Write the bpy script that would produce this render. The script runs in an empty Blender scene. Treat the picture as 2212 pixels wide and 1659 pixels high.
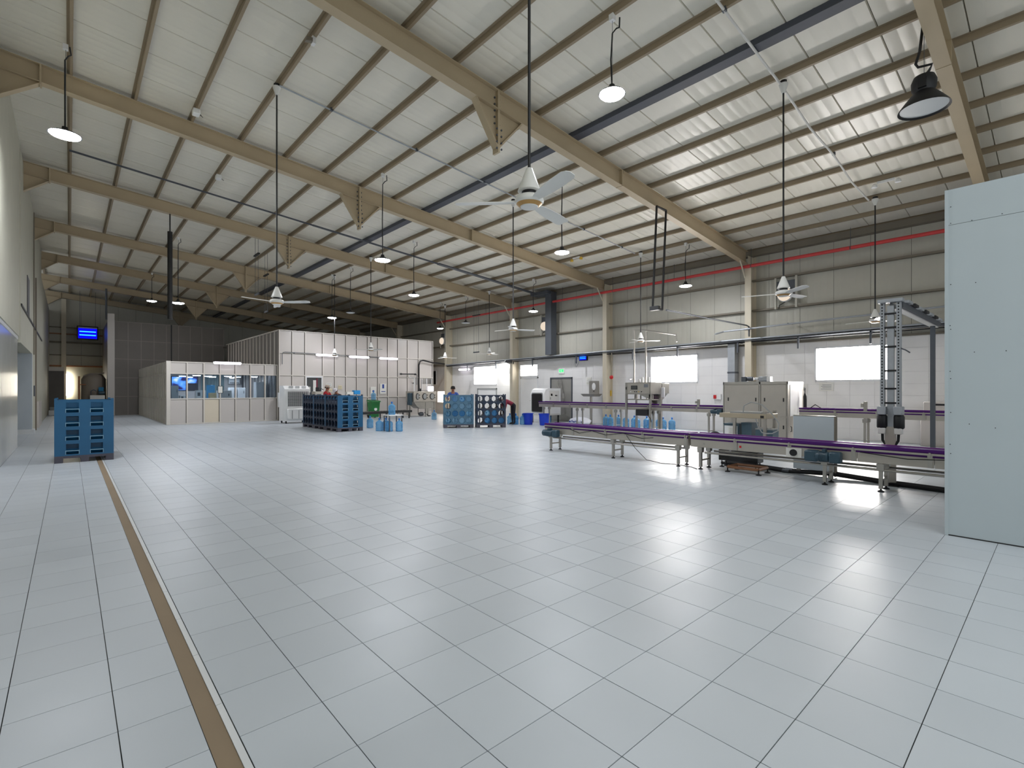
import bpy, math, random
from math import pi, sin, cos, radians, sqrt, atan2
from mathutils import Vector, Matrix, Quaternion

RND = random.Random(11)
scene = bpy.context.scene
COL = scene.collection

# ------------------------------------------------------------------ camera
W_PX, H_PX = 2212, 1659
F_PX, YAW, CY_PX, CAM_H = 1067.0, radians(41.88), 841.5, 1.6
cam_d = bpy.data.cameras.new('camera')
cam_d.sensor_width = 36.0
cam_d.lens = F_PX / W_PX * 36.0
cam_d.shift_y = (CY_PX - H_PX / 2) / W_PX
cam_d.clip_start, cam_d.clip_end = 0.05, 300
cam = bpy.data.objects.new('camera', cam_d)
cam.location = (0, 0, CAM_H)
cam.rotation_euler = (pi / 2, 0, -YAW)
COL.objects.link(cam)
scene.camera = cam

# ------------------------------------------------------------------ light and exposure
scene.view_settings.view_transform = 'Standard'
scene.view_settings.look = 'None'
scene.view_settings.exposure = 0.5
scene.view_settings.gamma = 1.0
scene.view_settings.use_curve_mapping = False
scene.cycles.sample_clamp_indirect = 8.0
scene.cycles.max_bounces = 8
scene.cycles.glossy_bounces = 3
scene.cycles.transmission_bounces = 4
scene.cycles.transparent_max_bounces = 10
scene.cycles.caustics_reflective = False
scene.cycles.caustics_refractive = False
world = bpy.data.worlds.new('world')
scene.world = world
world.use_nodes = True
world.node_tree.nodes['Background'].inputs[0].default_value = (0.86, 0.93, 1.0, 1)
world.node_tree.nodes['Background'].inputs[1].default_value = 0.5

def area(name, loc, rot, sx, sy, power, col=(1, 1, 1)):
    l = bpy.data.lights.new(name, 'AREA')
    l.shape = 'RECTANGLE'; l.size = sx; l.size_y = sy; l.energy = power; l.color = col
    o = bpy.data.objects.new(name, l); o.location = loc; o.rotation_euler = rot
    COL.objects.link(o); return o

# daylight through the open loading doors in the wall behind the camera
area('loading_door_daylight', (3.0, -8.6, 2.7), (radians(90), 0, 0), 7, 5.0, 110, (0.90, 0.95, 1.0))
# added overhead fill for the near floor, unseen behind the camera
area('overhead_fill', (2.5, -3.6, 7.6), (0, 0, 0), 7, 6, 215, (0.92, 0.96, 1.0))

# ------------------------------------------------------------------ materials
def lin(c):
    out = []
    for v in c[:3]:
        v = v / 255.0
        out.append(v / 12.92 if v <= 0.04045 else ((v + 0.055) / 1.055) ** 2.4)
    return (*out, 1.0)

MATS = {}
def mat(name, rgb, rough=0.5, metal=0.0, var=0.06, scale=2.0, bump=0.0, bscale=40.0, spec=0.5, stretch=(1, 1, 1), coat=0.0):
    m = bpy.data.materials.new(name); m.use_nodes = True
    nt = m.node_tree; p = nt.nodes['Principled BSDF']
    p.inputs['Roughness'].default_value = rough
    p.inputs['Metallic'].default_value = metal
    p.inputs['Specular IOR Level'].default_value = spec
    if coat: p.inputs['Coat Weight'].default_value = coat; p.inputs['Coat Roughness'].default_value = .1
    c = lin(rgb)
    geo = nt.nodes.new('ShaderNodeNewGeometry')
    mp = nt.nodes.new('ShaderNodeMapping'); mp.inputs['Scale'].default_value = stretch
    nt.links.new(geo.outputs['Position'], mp.inputs['Vector'])
    n = nt.nodes.new('ShaderNodeTexNoise'); n.inputs['Scale'].default_value = scale; n.inputs['Detail'].default_value = 4
    nt.links.new(mp.outputs[0], n.inputs['Vector'])
    mx = nt.nodes.new('ShaderNodeMix'); mx.data_type = 'RGBA'
    mx.inputs['A'].default_value = tuple(min(1, v * (1 - var * 1.6)) for v in c[:3]) + (1,)
    mx.inputs['B'].default_value = tuple(min(1, v * (1 + var * 1.6)) for v in c[:3]) + (1,)
    nt.links.new(n.outputs['Fac'], mx.inputs['Factor'])
    nt.links.new(mx.outputs['Result'], p.inputs['Base Color'])
    if bump:
        n2 = nt.nodes.new('ShaderNodeTexNoise'); n2.inputs['Scale'].default_value = bscale
        nt.links.new(mp.outputs[0], n2.inputs['Vector'])
        b = nt.nodes.new('ShaderNodeBump'); b.inputs['Strength'].default_value = bump; b.inputs['Distance'].default_value = 0.02
        nt.links.new(n2.outputs['Fac'], b.inputs['Height']); nt.links.new(b.outputs[0], p.inputs['Normal'])
    MATS[name] = m
    return m

def emit(name, rgb, strength):
    m = bpy.data.materials.new(name); m.use_nodes = True
    nt = m.node_tree; nt.nodes.remove(nt.nodes['Principled BSDF'])
    e = nt.nodes.new('ShaderNodeEmission'); e.inputs[0].default_value = lin(rgb); e.inputs[1].default_value = strength
    nt.links.new(e.outputs[0], nt.nodes['Material Output'].inputs['Surface'])
    MATS[name] = m
    return m

def glassy(name, tint, body, f, rough=0.08):
    m = bpy.data.materials.new(name); m.use_nodes = True
    nt = m.node_tree; p = nt.nodes['Principled BSDF']
    p.inputs['Base Color'].default_value = lin(body); p.inputs['Roughness'].default_value = rough
    t = nt.nodes.new('ShaderNodeBsdfTransparent'); t.inputs[0].default_value = lin(tint)
    mx = nt.nodes.new('ShaderNodeMixShader')
    lw = nt.nodes.new('ShaderNodeLayerWeight'); lw.inputs['Blend'].default_value = 0.3
    mr = nt.nodes.new('ShaderNodeMapRange'); mr.inputs['To Min'].default_value = f; mr.inputs['To Max'].default_value = min(1, f + .5)
    nt.links.new(lw.outputs['Facing'], mr.inputs['Value']); nt.links.new(mr.outputs[0], mx.inputs[0])
    nt.links.new(t.outputs[0], mx.inputs[1]); nt.links.new(p.outputs[0], mx.inputs[2])
    nt.links.new(mx.outputs[0], nt.nodes['Material Output'].inputs['Surface'])
    MATS[name] = m
    return m

def tile_material():
    m = mat('floor_tile', (192, 198, 203), rough=0.3, var=0.03, scale=0.9, spec=0.36)
    nt = m.node_tree; p = nt.nodes['Principled BSDF']
    old = p.inputs['Base Color'].links[0].from_socket
    oi = nt.nodes.new('ShaderNodeObjectInfo'); ge = nt.nodes.new('ShaderNodeNewGeometry')
    ad = nt.nodes.new('ShaderNodeMath'); ad.operation = 'ADD'
    nt.links.new(oi.outputs['Random'], ad.inputs[0]); nt.links.new(ge.outputs['Random Per Island'], ad.inputs[1])
    fr = nt.nodes.new('ShaderNodeMath'); fr.operation = 'FRACT'; nt.links.new(ad.outputs[0], fr.inputs[0])
    mr = nt.nodes.new('ShaderNodeMapRange'); mr.inputs['To Min'].default_value = .955; mr.inputs['To Max'].default_value = 1.03
    nt.links.new(fr.outputs[0], mr.inputs['Value'])
    hs = nt.nodes.new('ShaderNodeHueSaturation'); nt.links.new(mr.outputs[0], hs.inputs['Value']); nt.links.new(old, hs.inputs['Color'])
    # fine scuffs
    sc = nt.nodes.new('ShaderNodeTexNoise'); sc.inputs['Scale'].default_value = 1.3; sc.inputs['Detail'].default_value = 3; sc.inputs['Roughness'].default_value = .5
    nt.links.new(ge.outputs['Position'], sc.inputs['Vector'])
    rr = nt.nodes.new('ShaderNodeMapRange'); rr.inputs['From Min'].default_value = .35; rr.inputs['From Max'].default_value = .7
    rr.inputs['To Min'].default_value = .34; rr.inputs['To Max'].default_value = .42
    nt.links.new(sc.outputs['Fac'], rr.inputs['Value']); nt.links.new(rr.outputs[0], p.inputs['Roughness'])
    nt.links.new(hs.outputs[0], p.inputs['Base Color'])
    return m

def grout_material():
    m = mat('grout', (70, 74, 74), rough=.9, var=.1)
    nt = m.node_tree; p = nt.nodes['Principled BSDF']
    ge = nt.nodes.new('ShaderNodeNewGeometry')
    n = nt.nodes.new('ShaderNodeTexNoise'); n.inputs['Scale'].default_value = .8; n.inputs['Detail'].default_value = 3
    nt.links.new(ge.outputs['Position'], n.inputs['Vector'])
    r = nt.nodes.new('ShaderNodeValToRGB')
    r.color_ramp.elements[0].position = .42; r.color_ramp.elements[0].color = lin((24, 28, 28))
    r.color_ramp.elements[1].position = .62; r.color_ramp.elements[1].color = lin((112, 114, 114))
    nt.links.new(n.outputs['Fac'], r.inputs[0]); nt.links.new(r.outputs[0], p.inputs['Base Color'])
    return m

tile_material(); grout_material()
mat('drain_brown', (140, 122, 98), .75, var=.12, scale=1.2)
mat('white_strip', (214, 216, 216), .4)
mat('roof_sheet', (226, 221, 206), .38, var=.05, scale=.7, spec=.6)
mat('roof_deck', (60, 56, 50), .8)
mat('purlin', (150, 134, 110), .55, var=.06)
mat('purlin_blue', (72, 75, 84), .5, var=.1)
mat('beam_tan', (180, 163, 134), .5, var=.06, scale=1.5)
mat('column_cream', (206, 196, 174), .5)
mat('wall_sheet', (186, 183, 170), .5, var=.04)
mat('shadow_line', (78, 72, 64), .7)  # dark strips as painted shadow lines beside mullions and under transoms
mat('partition_post', (140, 133, 125), .5)
mat('rack_rim', (112, 150, 172), .5)
mat('girt', (120, 112, 98), .6)
mat('wall_white', (232, 230, 227), .28, var=.025, spec=.5)
mat('wall_grout', (196, 194, 190), .8)
mat('plaster', (184, 182, 166), .7, var=.05)
mat('gloss_cladding', (196, 198, 194), .18, var=.04, spec=.6)
mat('grey_cladding', (176, 184, 190), .45)
mat('panel_cream', (200, 193, 186), .35, var=.03, scale=1.0)
mat('panel_tan', (212, 200, 178), .4, var=.03)
mat('mullion', (212, 206, 196), .4, var=.03)
mat('panel_shaded', (116, 110, 104), .55, var=.06)  # cleanroom panel with the shade of the dim rear put into its colour
mat('board_white', (184, 194, 198), .55, var=.02)
mat('screw_black', (30, 30, 32), .5)
mat('frame_white', (225, 225, 225), .4)
mat('door_grey', (150, 148, 142), .4, metal=.2)
mat('steel', (172, 168, 160), .33, metal=.85, var=.05, scale=6)
mat('steel_satin', (178, 172, 162), .42, metal=.6, var=.04, scale=4)
mat('steel_tan', (170, 158, 136), .45, metal=.3)
mat('galv', (164, 168, 172), .42, metal=.25, var=.1, scale=8)
mat('galv_dark', (88, 92, 98), .5, metal=.4)
mat('black', (18, 18, 20), .5)
mat('black_gloss', (14, 15, 18), .22)
mat('rubber', (24, 24, 26), .8)
mat('red_pipe', (206, 66, 66), .4)
mat('red', (190, 30, 34), .4)
mat('green', (14, 112, 48), .4)
mat('white_plastic', (232, 232, 230), .35)
mat('offwhite', (214, 212, 206), .45)
mat('grey_plastic', (150, 152, 150), .5)
mat('grille_dark', (70, 72, 72), .6)
mat('rack_blue', (18, 84, 122), .45, var=.08)
mat('rack_grey_blue', (66, 102, 124), .5, var=.08)
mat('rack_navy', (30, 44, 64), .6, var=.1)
mat('rack_foot', (70, 68, 78), .6)
mat('bin_blue', (20, 62, 196), .4)
mat('bin_slate', (74, 96, 108), .5)
mat('box_blue', (24, 140, 206), .45)
mat('purple', (74, 24, 104), .6, var=.08, spec=.25)
mat('purple_rim', (112, 36, 128), .35)
mat('motor_teal', (44, 70, 84), .4, var=.1)
mat('paper', (226, 224, 216), .8, var=.02)
mat('paper_cream', (222, 208, 170), .8)
mat('ink', (120, 122, 126), .8)
mat('ink_blue', (40, 70, 150), .7)
mat('carton', (206, 184, 140), .8)
mat('wood_rust', (150, 106, 76), .7, var=.2, scale=8)
mat('fan_white', (226, 225, 220), .4)
mat('fan_gold', (190, 150, 92), .35, metal=.4)
mat('tank_grey', (132, 122, 110), .6)
mat('shutter', (104, 98, 92), .5)
mat('skin', (150, 98, 74), .6)
mat('hair', (22, 18, 16), .6)
mat('shirt_red', (176, 28, 40), .8)
mat('shirt_blue', (62, 92, 168), .8)
mat('shirt_maroon', (128, 34, 56), .8)
mat('shirt_dark', (60, 52, 58), .8)
mat('trousers', (26, 26, 34), .8)
mat('shoe', (20, 20, 20), .6)
mat('cap_white', (220, 216, 220), .7)
mat('cap_tan', (196, 176, 160), .8)
mat('yellow', (214, 176, 60), .5)
mat('teal_curtain', (120, 140, 140), .8)
mat('chair_blue', (22, 110, 150), .6)
mat('bag_white', (226, 228, 236), .5, var=.04)
glassy('office_glass', (232, 240, 246), (170, 190, 215), .03)
glassy('bottle', (205, 232, 248), (104, 172, 218), .34, .08)
glassy('bottle_clear', (205, 228, 240), (130, 180, 215), .4, .1)
glassy('bottle_deep', (160, 208, 238), (60, 134, 196), .45, .1)
glassy('film', (225, 225, 222), (190, 186, 180), .35, .2)
mat('bottle_cap', (30, 110, 190), .4)
emit('lamp_lens', (244, 247, 255), 205)
mat('lamp_dim', (200, 205, 206), .35)
emit('tube_lens', (242, 236, 255), 3.2)
emit('window_day', (255, 250, 246), 27)
emit('window_side', (255, 236, 214), 5)
emit('window_end', (255, 246, 228), 30)
emit('window_far', (255, 250, 244), 7)
emit('uv_tube', (30, 120, 255), 3.5)
emit('uv_glow', (10, 10, 240), .8)
emit('exit_green', (60, 230, 110), 1.6)
emit('office_lamp', (236, 242, 255), 30)
emit('wall_lamp_glass', (255, 236, 214), .6)
emit('flood', (255, 255, 250), 12)

def screen_material():
    m = bpy.data.materials.new('screen_picture'); m.use_nodes = True
    nt = m.node_tree; nt.nodes.remove(nt.nodes['Principled BSDF'])
    tc = nt.nodes.new('ShaderNodeTexCoord')
    n = nt.nodes.new('ShaderNodeTexNoise'); n.inputs['Scale'].default_value = 2.2; n.inputs['Detail'].default_value = 1
    nt.links.new(tc.outputs['Object'], n.inputs['Vector'])
    r = nt.nodes.new('ShaderNodeValToRGB'); r.color_ramp.interpolation = 'EASE'
    e = r.color_ramp.elements
    e[0].position = .36; e[0].color = lin((36, 30, 80)); e[1].position = .52; e[1].color = lin((90, 150, 250))
    e.new(.66).color = lin((210, 220, 255))
    nt.links.new(n.outputs['Fac'], r.inputs[0])
    em = nt.nodes.new('ShaderNodeEmission'); em.inputs[1].default_value = 1.3
    nt.links.new(r.outputs[0], em.inputs[0]); nt.links.new(em.outputs[0], nt.nodes['Material Output'].inputs['Surface'])
    MATS['screen_picture'] = m
screen_material()

# ------------------------------------------------------------------ mesh helpers
class MB:
    def __init__(s): s.v = []; s.f = []
    def box(s, x0, x1, y0, y1, z0, z1):
        i = len(s.v)
        s.v += [(x0, y0, z0), (x1, y0, z0), (x1, y1, z0), (x0, y1, z0), (x0, y0, z1), (x1, y0, z1), (x1, y1, z1), (x0, y1, z1)]
        s.f += [(i, i+3, i+2, i+1), (i+4, i+5, i+6, i+7), (i, i+1, i+5, i+4), (i+1, i+2, i+6, i+5), (i+2, i+3, i+7, i+6), (i+3, i, i+4, i+7)]
        return s
    def bbox(s, x0, x1, y0, y1, z0, z1, b=.01):
        # box with chamfered edges along every side
        pts = []
        for (sx, sy, sz) in [(a, b_, c) for a in (0, 1) for b_ in (0, 1) for c in (0, 1)]:
            X = (x0, x1)[sx]; Y = (y0, y1)[sy]; Z = (z0, z1)[sz]
            dx = b if sx == 0 else -b; dy = b if sy == 0 else -b; dz = b if sz == 0 else -b
            pts += [(X, Y + dy, Z + dz), (X + dx, Y, Z + dz), (X + dx, Y + dy, Z)]
        import bmesh
        bm = bmesh.new()
        for p in pts: bm.verts.new(p)
        bmesh.ops.convex_hull(bm, input=bm.verts)
        bm.verts.ensure_lookup_table(); bm.verts.index_update()
        i = len(s.v)
        s.v += [tuple(v.co) for v in bm.verts]
        s.f += [tuple(i + v.index for v in f.verts) for f in bm.faces]
        bm.free(); return s
    def hexa(s, p):   # 8 points, bottom 4 then top 4
        i = len(s.v); s.v += [tuple(q) for q in p]
        s.f += [(i, i+3, i+2, i+1), (i+4, i+5, i+6, i+7), (i, i+1, i+5, i+4), (i+1, i+2, i+6, i+5), (i+2, i+3, i+7, i+6), (i+3, i, i+4, i+7)]
        return s
    def prism(s, pts, a, b):  # two lists of 3D points made by functions
        n = len(pts); i = len(s.v)
        s.v += [a(p) for p in pts] + [b(p) for p in pts]
        s.f += [tuple(i + k for k in range(n))[::-1], tuple(i + n + k for k in range(n))]
        s.f += [(i + k, i + (k+1) % n, i + n + (k+1) % n, i + n + k) for k in range(n)]
        return s
    def xz(s, pts, y0, y1): return s.prism(pts, lambda p: (p[0], y0, p[1]), lambda p: (p[0], y1, p[1]))
    def yz(s, pts, x0, x1): return s.prism(pts, lambda p: (x0, p[0], p[1]), lambda p: (x1, p[0], p[1]))
    def xy(s, pts, z0, z1): return s.prism(pts, lambda p: (p[0], p[1], z0), lambda p: (p[0], p[1], z1))
    def tube(s, pts, r, n=8, close=False):
        pts = [Vector(p) for p in pts]; m = len(pts); i0 = len(s.v)
        rs = r if isinstance(r, (list, tuple)) else [r] * m
        up = None
        for k, p in enumerate(pts):
            t = (pts[min(k+1, m-1)] - pts[max(k-1, 0)]).normalized()
            if up is None:
                up = Vector((0, 0, 1)) if abs(t.z) < .9 else Vector((1, 0, 0))
            u = (up - t * up.dot(t)); u = u.normalized() if u.length > 1e-6 else t.orthogonal().normalized()
            w = t.cross(u); up = u
            for q in range(n):
                a = 2 * pi * q / n
                s.v.append(tuple(p + (u * cos(a) + w * sin(a)) * rs[k]))
        for k in range(m - 1):
            for q in range(n):
                a, b = i0 + k*n + q, i0 + k*n + (q+1) % n
                s.f.append((a, b, b + n, a + n))
        s.f.append(tuple(i0 + q for q in range(n))[::-1]); s.f.append(tuple(i0 + (m-1)*n + q for q in range(n)))
        return s
    def lathe(s, prof, c=(0, 0, 0), n=20, axis='z', cap=True):
        i0 = len(s.v); m = len(prof)
        for (r, h) in prof:
            for q in range(n):
                a = 2*pi*q/n
                if axis == 'z': s.v.append((c[0] + r*cos(a), c[1] + r*sin(a), c[2] + h))
                elif axis == 'y': s.v.append((c[0] + r*cos(a), c[1] + h, c[2] + r*sin(a)))
                else: s.v.append((c[0] + h, c[1] + r*cos(a), c[2] + r*sin(a)))
        for k in range(m-1):
            for q in range(n):
                a, b = i0 + k*n + q, i0 + k*n + (q+1) % n
                s.f.append((a, b, b+n, a+n))
        if cap:
            s.f.append(tuple(i0 + q for q in range(n))[::-1]); s.f.append(tuple(i0 + (m-1)*n + q for q in range(n)))
        return s
    def build(s, name, material, parent=None, **props):
        me = bpy.data.meshes.new(name)
        me.from_pydata(s.v, [], s.f); me.validate(); me.update()
        import bmesh
        bm = bmesh.new(); bm.from_mesh(me); bmesh.ops.recalc_face_normals(bm, faces=bm.faces); bm.to_mesh(me); bm.free()
        me.shade_smooth(); me.set_sharp_from_angle(angle=radians(38))
        me.materials.append(MATS[material])
        o = bpy.data.objects.new(name, me); COL.objects.link(o)
        if parent: o.parent = parent
        for k, v in props.items(): o[k] = v
        return o

def box(*a): return MB().box(*a)
def bbox(*a, b=.01): return MB().bbox(*a, b=b)

def T(name, label, cat, loc=(0, 0, 0), rz=0.0, group=None, kind=None):
    o = bpy.data.objects.new(name, None); COL.objects.link(o)
    o.location = loc; o.rotation_euler = (0, 0, rz); o.empty_display_size = .1
    tag(o, label, cat, group, kind); return o
def tag(o, label, cat=None, group=None, kind=None):
    o['label'] = label
    if cat: o['category'] = cat
    if group: o['group'] = group
    if kind: o['kind'] = kind
    return o
def dup(o, loc=None, rz=None, label=None, group=None):
    def cp(a, parent):
        c = a.copy(); COL.objects.link(c); c.parent = parent
        for ch in a.children: cp(ch, c)
        return c
    r = cp(o, None)
    if loc: r.location = loc
    if rz is not None: r.rotation_euler = (0, 0, rz)
    if label: r['label'] = label
    if group: r['group'] = group
    return r
def share(o, name, parent, loc=(0, 0, 0), rot=None, scale=None):   # another piece on the same mesh
    c = bpy.data.objects.new(name, o.data); COL.objects.link(c); c.parent = parent; c.location = loc
    if rot: c.rotation_euler = rot
    if scale: c.scale = scale
    return c

def project(x, y, z):
    d = x * sin(YAW) + y * cos(YAW); r = x * cos(YAW) - y * sin(YAW)
    if d < .05: return None
    return (W_PX/2 + F_PX * r / d, CY_PX - F_PX * (z - CAM_H) / d, d)

# ================================================================== THE SETTING
XW, XL, YB, YE = 18.6, -1.05, -9.0, 46.0        # side walls, open back, end wall
def roof_z(x): return 8.33 - .09 * x             # underside of the roof sheets
def purlin_z(x): return 8.22 - .09 * x
def beam_bottom(x): return 7.86 - .094 * x

# ---- floor: bed of grout with tiles laid on it
floor = box(-4.5, 19.2, YB, YE + 1, -.3, -.005).build('floor', 'grout')
tag(floor, 'light grey tiled factory floor with dark joints', 'floor', kind='structure')
GAP = .0046
xs = [-4.38, -3.965, -3.55, -3.135, -2.72, -2.305, -1.89, -1.475, -1.06, -.65, -.24, .17, .466]
xr = [.585, .965]
while xr[-1] < XW: xr.append(xr[-1] + .4145)
cells = []
y0 = 2.533 - 28 * .4165
for col in [(a, b) for a, b in zip(xs, xs[1:])] + [(a, b) for a, b in zip(xr, xr[1:])]:
    k = 0
    while True:
        ya = y0 + k * .4165; k += 1
        if ya > YE: break
        xa, xb = col
        if xa < -1.2 and not (18 < ya < 27): continue
        cells.append((xa + GAP/2, xb - GAP/2, ya + GAP/2, ya + .4165 - GAP/2))
def tile_px(c):
    pts = [project(x, y, 0) for x in c[:2] for y in c[2:]]
    if any(p is None for p in pts): return 0
    us = [min(max(p[0], 0), W_PX) for p in pts]; vs = [min(max(p[1], 0), H_PX) for p in pts]
    return (max(us) - min(us)) * (max(vs) - min(vs))
cells.sort(key=tile_px, reverse=True)
unit = None
for i, (xa, xb, ya, yb) in enumerate(cells[:300]):
    cx, cy = (xa + xb)/2, (ya + yb)/2
    if unit is None:
        unit = MB(); unit.v = [(-.5, -.5, 0), (.5, -.5, 0), (.5, .5, 0), (-.5, .5, 0), (-.5, -.5, -.006), (.5, -.5, -.006), (.5, .5, -.006), (-.5, .5, -.006)]
        unit.f = [(0, 1, 2, 3), (0, 4, 5, 1), (1, 5, 6, 2), (2, 6, 7, 3), (3, 7, 4, 0)]
        o = unit.build('tile', 'floor_tile', floor); unit = o
    else:
        o = share(unit, 'tile', floor)
    o.location = (cx, cy, RND.uniform(0, .0006)); o.scale = (xb - xa, yb - ya, 1)
    o.rotation_euler = (RND.gauss(0, .0003), RND.gauss(0, .0003), 0)
tm = MB()
for (xa, xb, ya, yb) in cells[300:]:
    i = len(tm.v)
    tm.v += [(xa, ya, 0), (xb, ya, 0), (xb, yb, 0), (xa, yb, 0), (xa, ya, -.006), (xb, ya, -.006), (xb, yb, -.006), (xa, yb, -.006)]
    tm.f += [(i, i+1, i+2, i+3), (i, i+4, i+5, i+1), (i+1, i+5, i+6, i+2), (i+2, i+6, i+7, i+3), (i+3, i+7, i+4, i)]
tm.build('tile_field', 'floor_tile', floor, kind='stuff')
box(.468, .552, YB, 27, -.02, -.0035).build('drain_channel', 'drain_brown', floor, label='brown drain channel running along the floor')
strip0 = None
y = YB
while y < 26:
    if strip0 is None:
        strip0 = box(.553, .582, 0, .62, -.006, .0005).build('edge_strip', 'white_strip', floor); strip0.location = (0, y, 0)
    else: share(strip0, 'edge_strip', floor, (0, y, 0))
    y += .6245

# ---- ceiling: roof deck, corrugated sheets, purlins
ceiling = MB().xz([(-4.5, roof_z(-4.5) + .06), (19.3, roof_z(19.3) + .06), (19.3, roof_z(19.3) + .2), (-4.5, roof_z(-4.5) + .2)], YB, YE + .5).build('ceiling', 'roof_deck')
tag(ceiling, 'sloping metal sheet roof carried on steel purlins', 'ceiling', kind='structure')
prof = []
n = 5
for k in range(n + 1):
    yy = .0025 + .995 * k / n
    if k in (0, n): prof += [(yy, .03 if k == 0 else .03)]
    else: prof += [(yy - .03, 0), (yy - .012, .0035), (yy + .012, .0035), (yy + .03, 0)]
    if k == 0: prof += [(yy + .012, 0)]
    if k == n: prof.insert(-1, (yy - .012, 0))
sh = MB()
for x in (-1.35, 18.75):
    for (yy, zz) in prof: sh.v.append((x, yy, roof_z(x) + zz))
m = len(prof)
sh.f = [(k, k+1, m+k+1, m+k) for k in range(m-1)]
sheet0 = sh.build('roof_sheet', 'roof_sheet', ceiling); sheet0.location = (0, YB, 0)
for k in range(1, int(YE - YB)):
    share(sheet0, 'roof_sheet', ceiling, (0, YB + k, 0))
PX = [4.34 + 1.083 * k for k in range(-5, 14)]
BLUE = 9
pur0 = None
for k, x in enumerate(PX):
    if k == BLUE:
        o = MB().xz([(-.02, 0), (.19, -.02), (.19, .1), (.14, .105), (.14, .03), (.03, .035), (.03, .11), (-.02, .115)], YB, YE).build('purlin', 'purlin_blue', ceiling, label='dark blue doubled purlin')
    elif pur0 is None:
        pur0 = MB().xz([(0, 0), (.05, -.0045), (.05, .012), (.045, .012), (.045, 0), (.006, .005), (.006, .104), (.0, .11), (-.045, .114), (-.045, .11), (0, .105)], YB, YE).build('purlin', 'purlin', ceiling); o = pur0
    else: o = share(pur0, 'purlin', ceiling)
    o.location = (x, 0, purlin_z(x))

# ---- roof frames
FY = [1.3 + 6.37 * k for k in range(8)]
place = ['crossing above the pale partition panel', 'nearest the big ceiling fan', 'second above the open floor', 'third along the hall', 'above the tall white room front',
         'over the cream office', 'over the dark partition', 'against the end wall']
bolt0 = None
for k, fy in enumerate(FY):
    t = T('roof_beam', 'tan steel roof beam ' + place[k], 'beam', (0, fy, 0), kind='structure')
    xa, xb = -1.2, 18.25
    MB().xz([(xa, beam_bottom(xa)), (xb, beam_bottom(xb)), (xb, purlin_z(xb)), (xa, purlin_z(xa))], -.009, .009).build('web', 'beam_tan', t)
    MB().xz([(xa, beam_bottom(xa) - .012), (xb, beam_bottom(xb) - .012), (xb, beam_bottom(xb)), (xa, beam_bottom(xa))], -.1, .1).build('bottom_flange', 'beam_tan', t)
    MB().xz([(xa, purlin_z(xa) - .012), (xb, purlin_z(xb) - .012), (xb, purlin_z(xb)), (xa, purlin_z(xa))], -.1, .1).build('top_flange', 'beam_tan', t)
    # haunch at the partition side
    MB().xz([(-1.2, 7.28), (-.42, beam_bottom(-.42)), (-1.2, beam_bottom(-1.2))], -.009, .009).xz([(-1.2, 7.268), (-.42, beam_bottom(-.42) - .012), (-.42, beam_bottom(-.42)), (-1.2, 7.28)], -.09, .09).build('haunch', 'beam_tan', t)
    box(-.45, -.42, -.095, .095, beam_bottom(-.43) - .06, purlin_z(-.43)).build('splice_plate', 'beam_tan', t)
    # V shaped bracket of the former centre post
    MB().xz([(5.88, beam_bottom(5.88)), (6.44, 6.5), (7.1, beam_bottom(7.1))], -.008, .008).build('bracket_plate', 'beam_tan', t)
    MB().xz([(5.86, beam_bottom(5.86)), (6.42, 6.48), (6.45, 6.5), (5.9, beam_bottom(5.9))], -.08, .08).build('bracket_flange', 'beam_tan', t)
    MB().xz([(7.12, beam_bottom(7.12)), (6.48, 6.48), (6.45, 6.5), (7.08, beam_bottom(7.08))], -.08, .08).build('bracket_flange', 'beam_tan', t)
    box(6.425, 6.475, -.085, .085, 6.38, purlin_z(6.44)).build('bracket_post', 'beam_tan', t)
    # splice further down the slope
    box(10.6, 10.63, -.1, .1, beam_bottom(10.6) - .02, purlin_z(10.6)).build('splice_plate', 'beam_tan', t)
    if 0 < k < 4:
        for q in range(9):
            for sx in (-.06, .06):
                if bolt0 is None:
                    bolt0 = MB().lathe([(.02, 0), (.02, .02)], n=6, axis='y').build('bolt', 'galv_dark', t); o = bolt0
                else: o = share(bolt0, 'bolt', t)
                o.location = (6.45 + sx, -.03 if q > 3 else -.1, 6.45 + q * .13)
    c = T('wall_column', 'cream steel column under the roof beam ' + place[k], 'column', (0, fy - .13, 0), kind='structure')
    MB().box(18.12, 18.14, -.11, .11, 0, 6.05).build('inner_flange', 'column_cream', c)
    box(18.14, 18.56, -.008, .008, 0, 6.4).build('web', 'column_cream', c)
    box(18.56, 18.585, -.11, .11, 0, 6.4).build('outer_flange', 'column_cream', c)
    MB().tube([(17.72, .11, beam_bottom(17.7)), (18.15, .11, 5.62)], .025, 6).build('knee_brace', 'column_cream', c)

# ---- right wall: sheet cladding above, white tiles below, with windows and doors
wall_right = box(XW + .02, XW + .2, YB, YE, 3.2, 6.75).build('wall_right', 'roof_deck')
tag(wall_right, 'long side wall with white tiles below and grey metal sheets above', 'wall', kind='structure')
WINS = [(9.69, 11.81, 1.9, 3.0), (3.56, 5.52, 1.9, 2.98), (22.08, 24.25, 1.9, 3.0), (18.68, 20.05, 2.33, 2.95), (27.0, 28.3, .73, 1.49)]
DOORS = [(16.24, 17.76, 0, 2.22), (22.05, 23.9, 0, 1.68), (18.64, 20.03, 0, 2.27)]
def subtract(rects, h):
    out = []
    for (a, b, c, d) in rects:
        if h[1] <= a or h[0] >= b or h[3] <= c or h[2] >= d: out.append((a, b, c, d)); continue
        if h[2] > c: out.append((a, b, c, h[2]))
        if h[3] < d: out.append((a, b, h[3], d))
        lo, hi = max(c, h[2]), min(d, h[3])
        if h[0] > a: out.append((a, h[0], lo, hi))
        if h[1] < b: out.append((h[1], b, lo, hi))
    return [r for r in out if r[1]-r[0] > .02 and r[3]-r[2] > .02]
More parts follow.
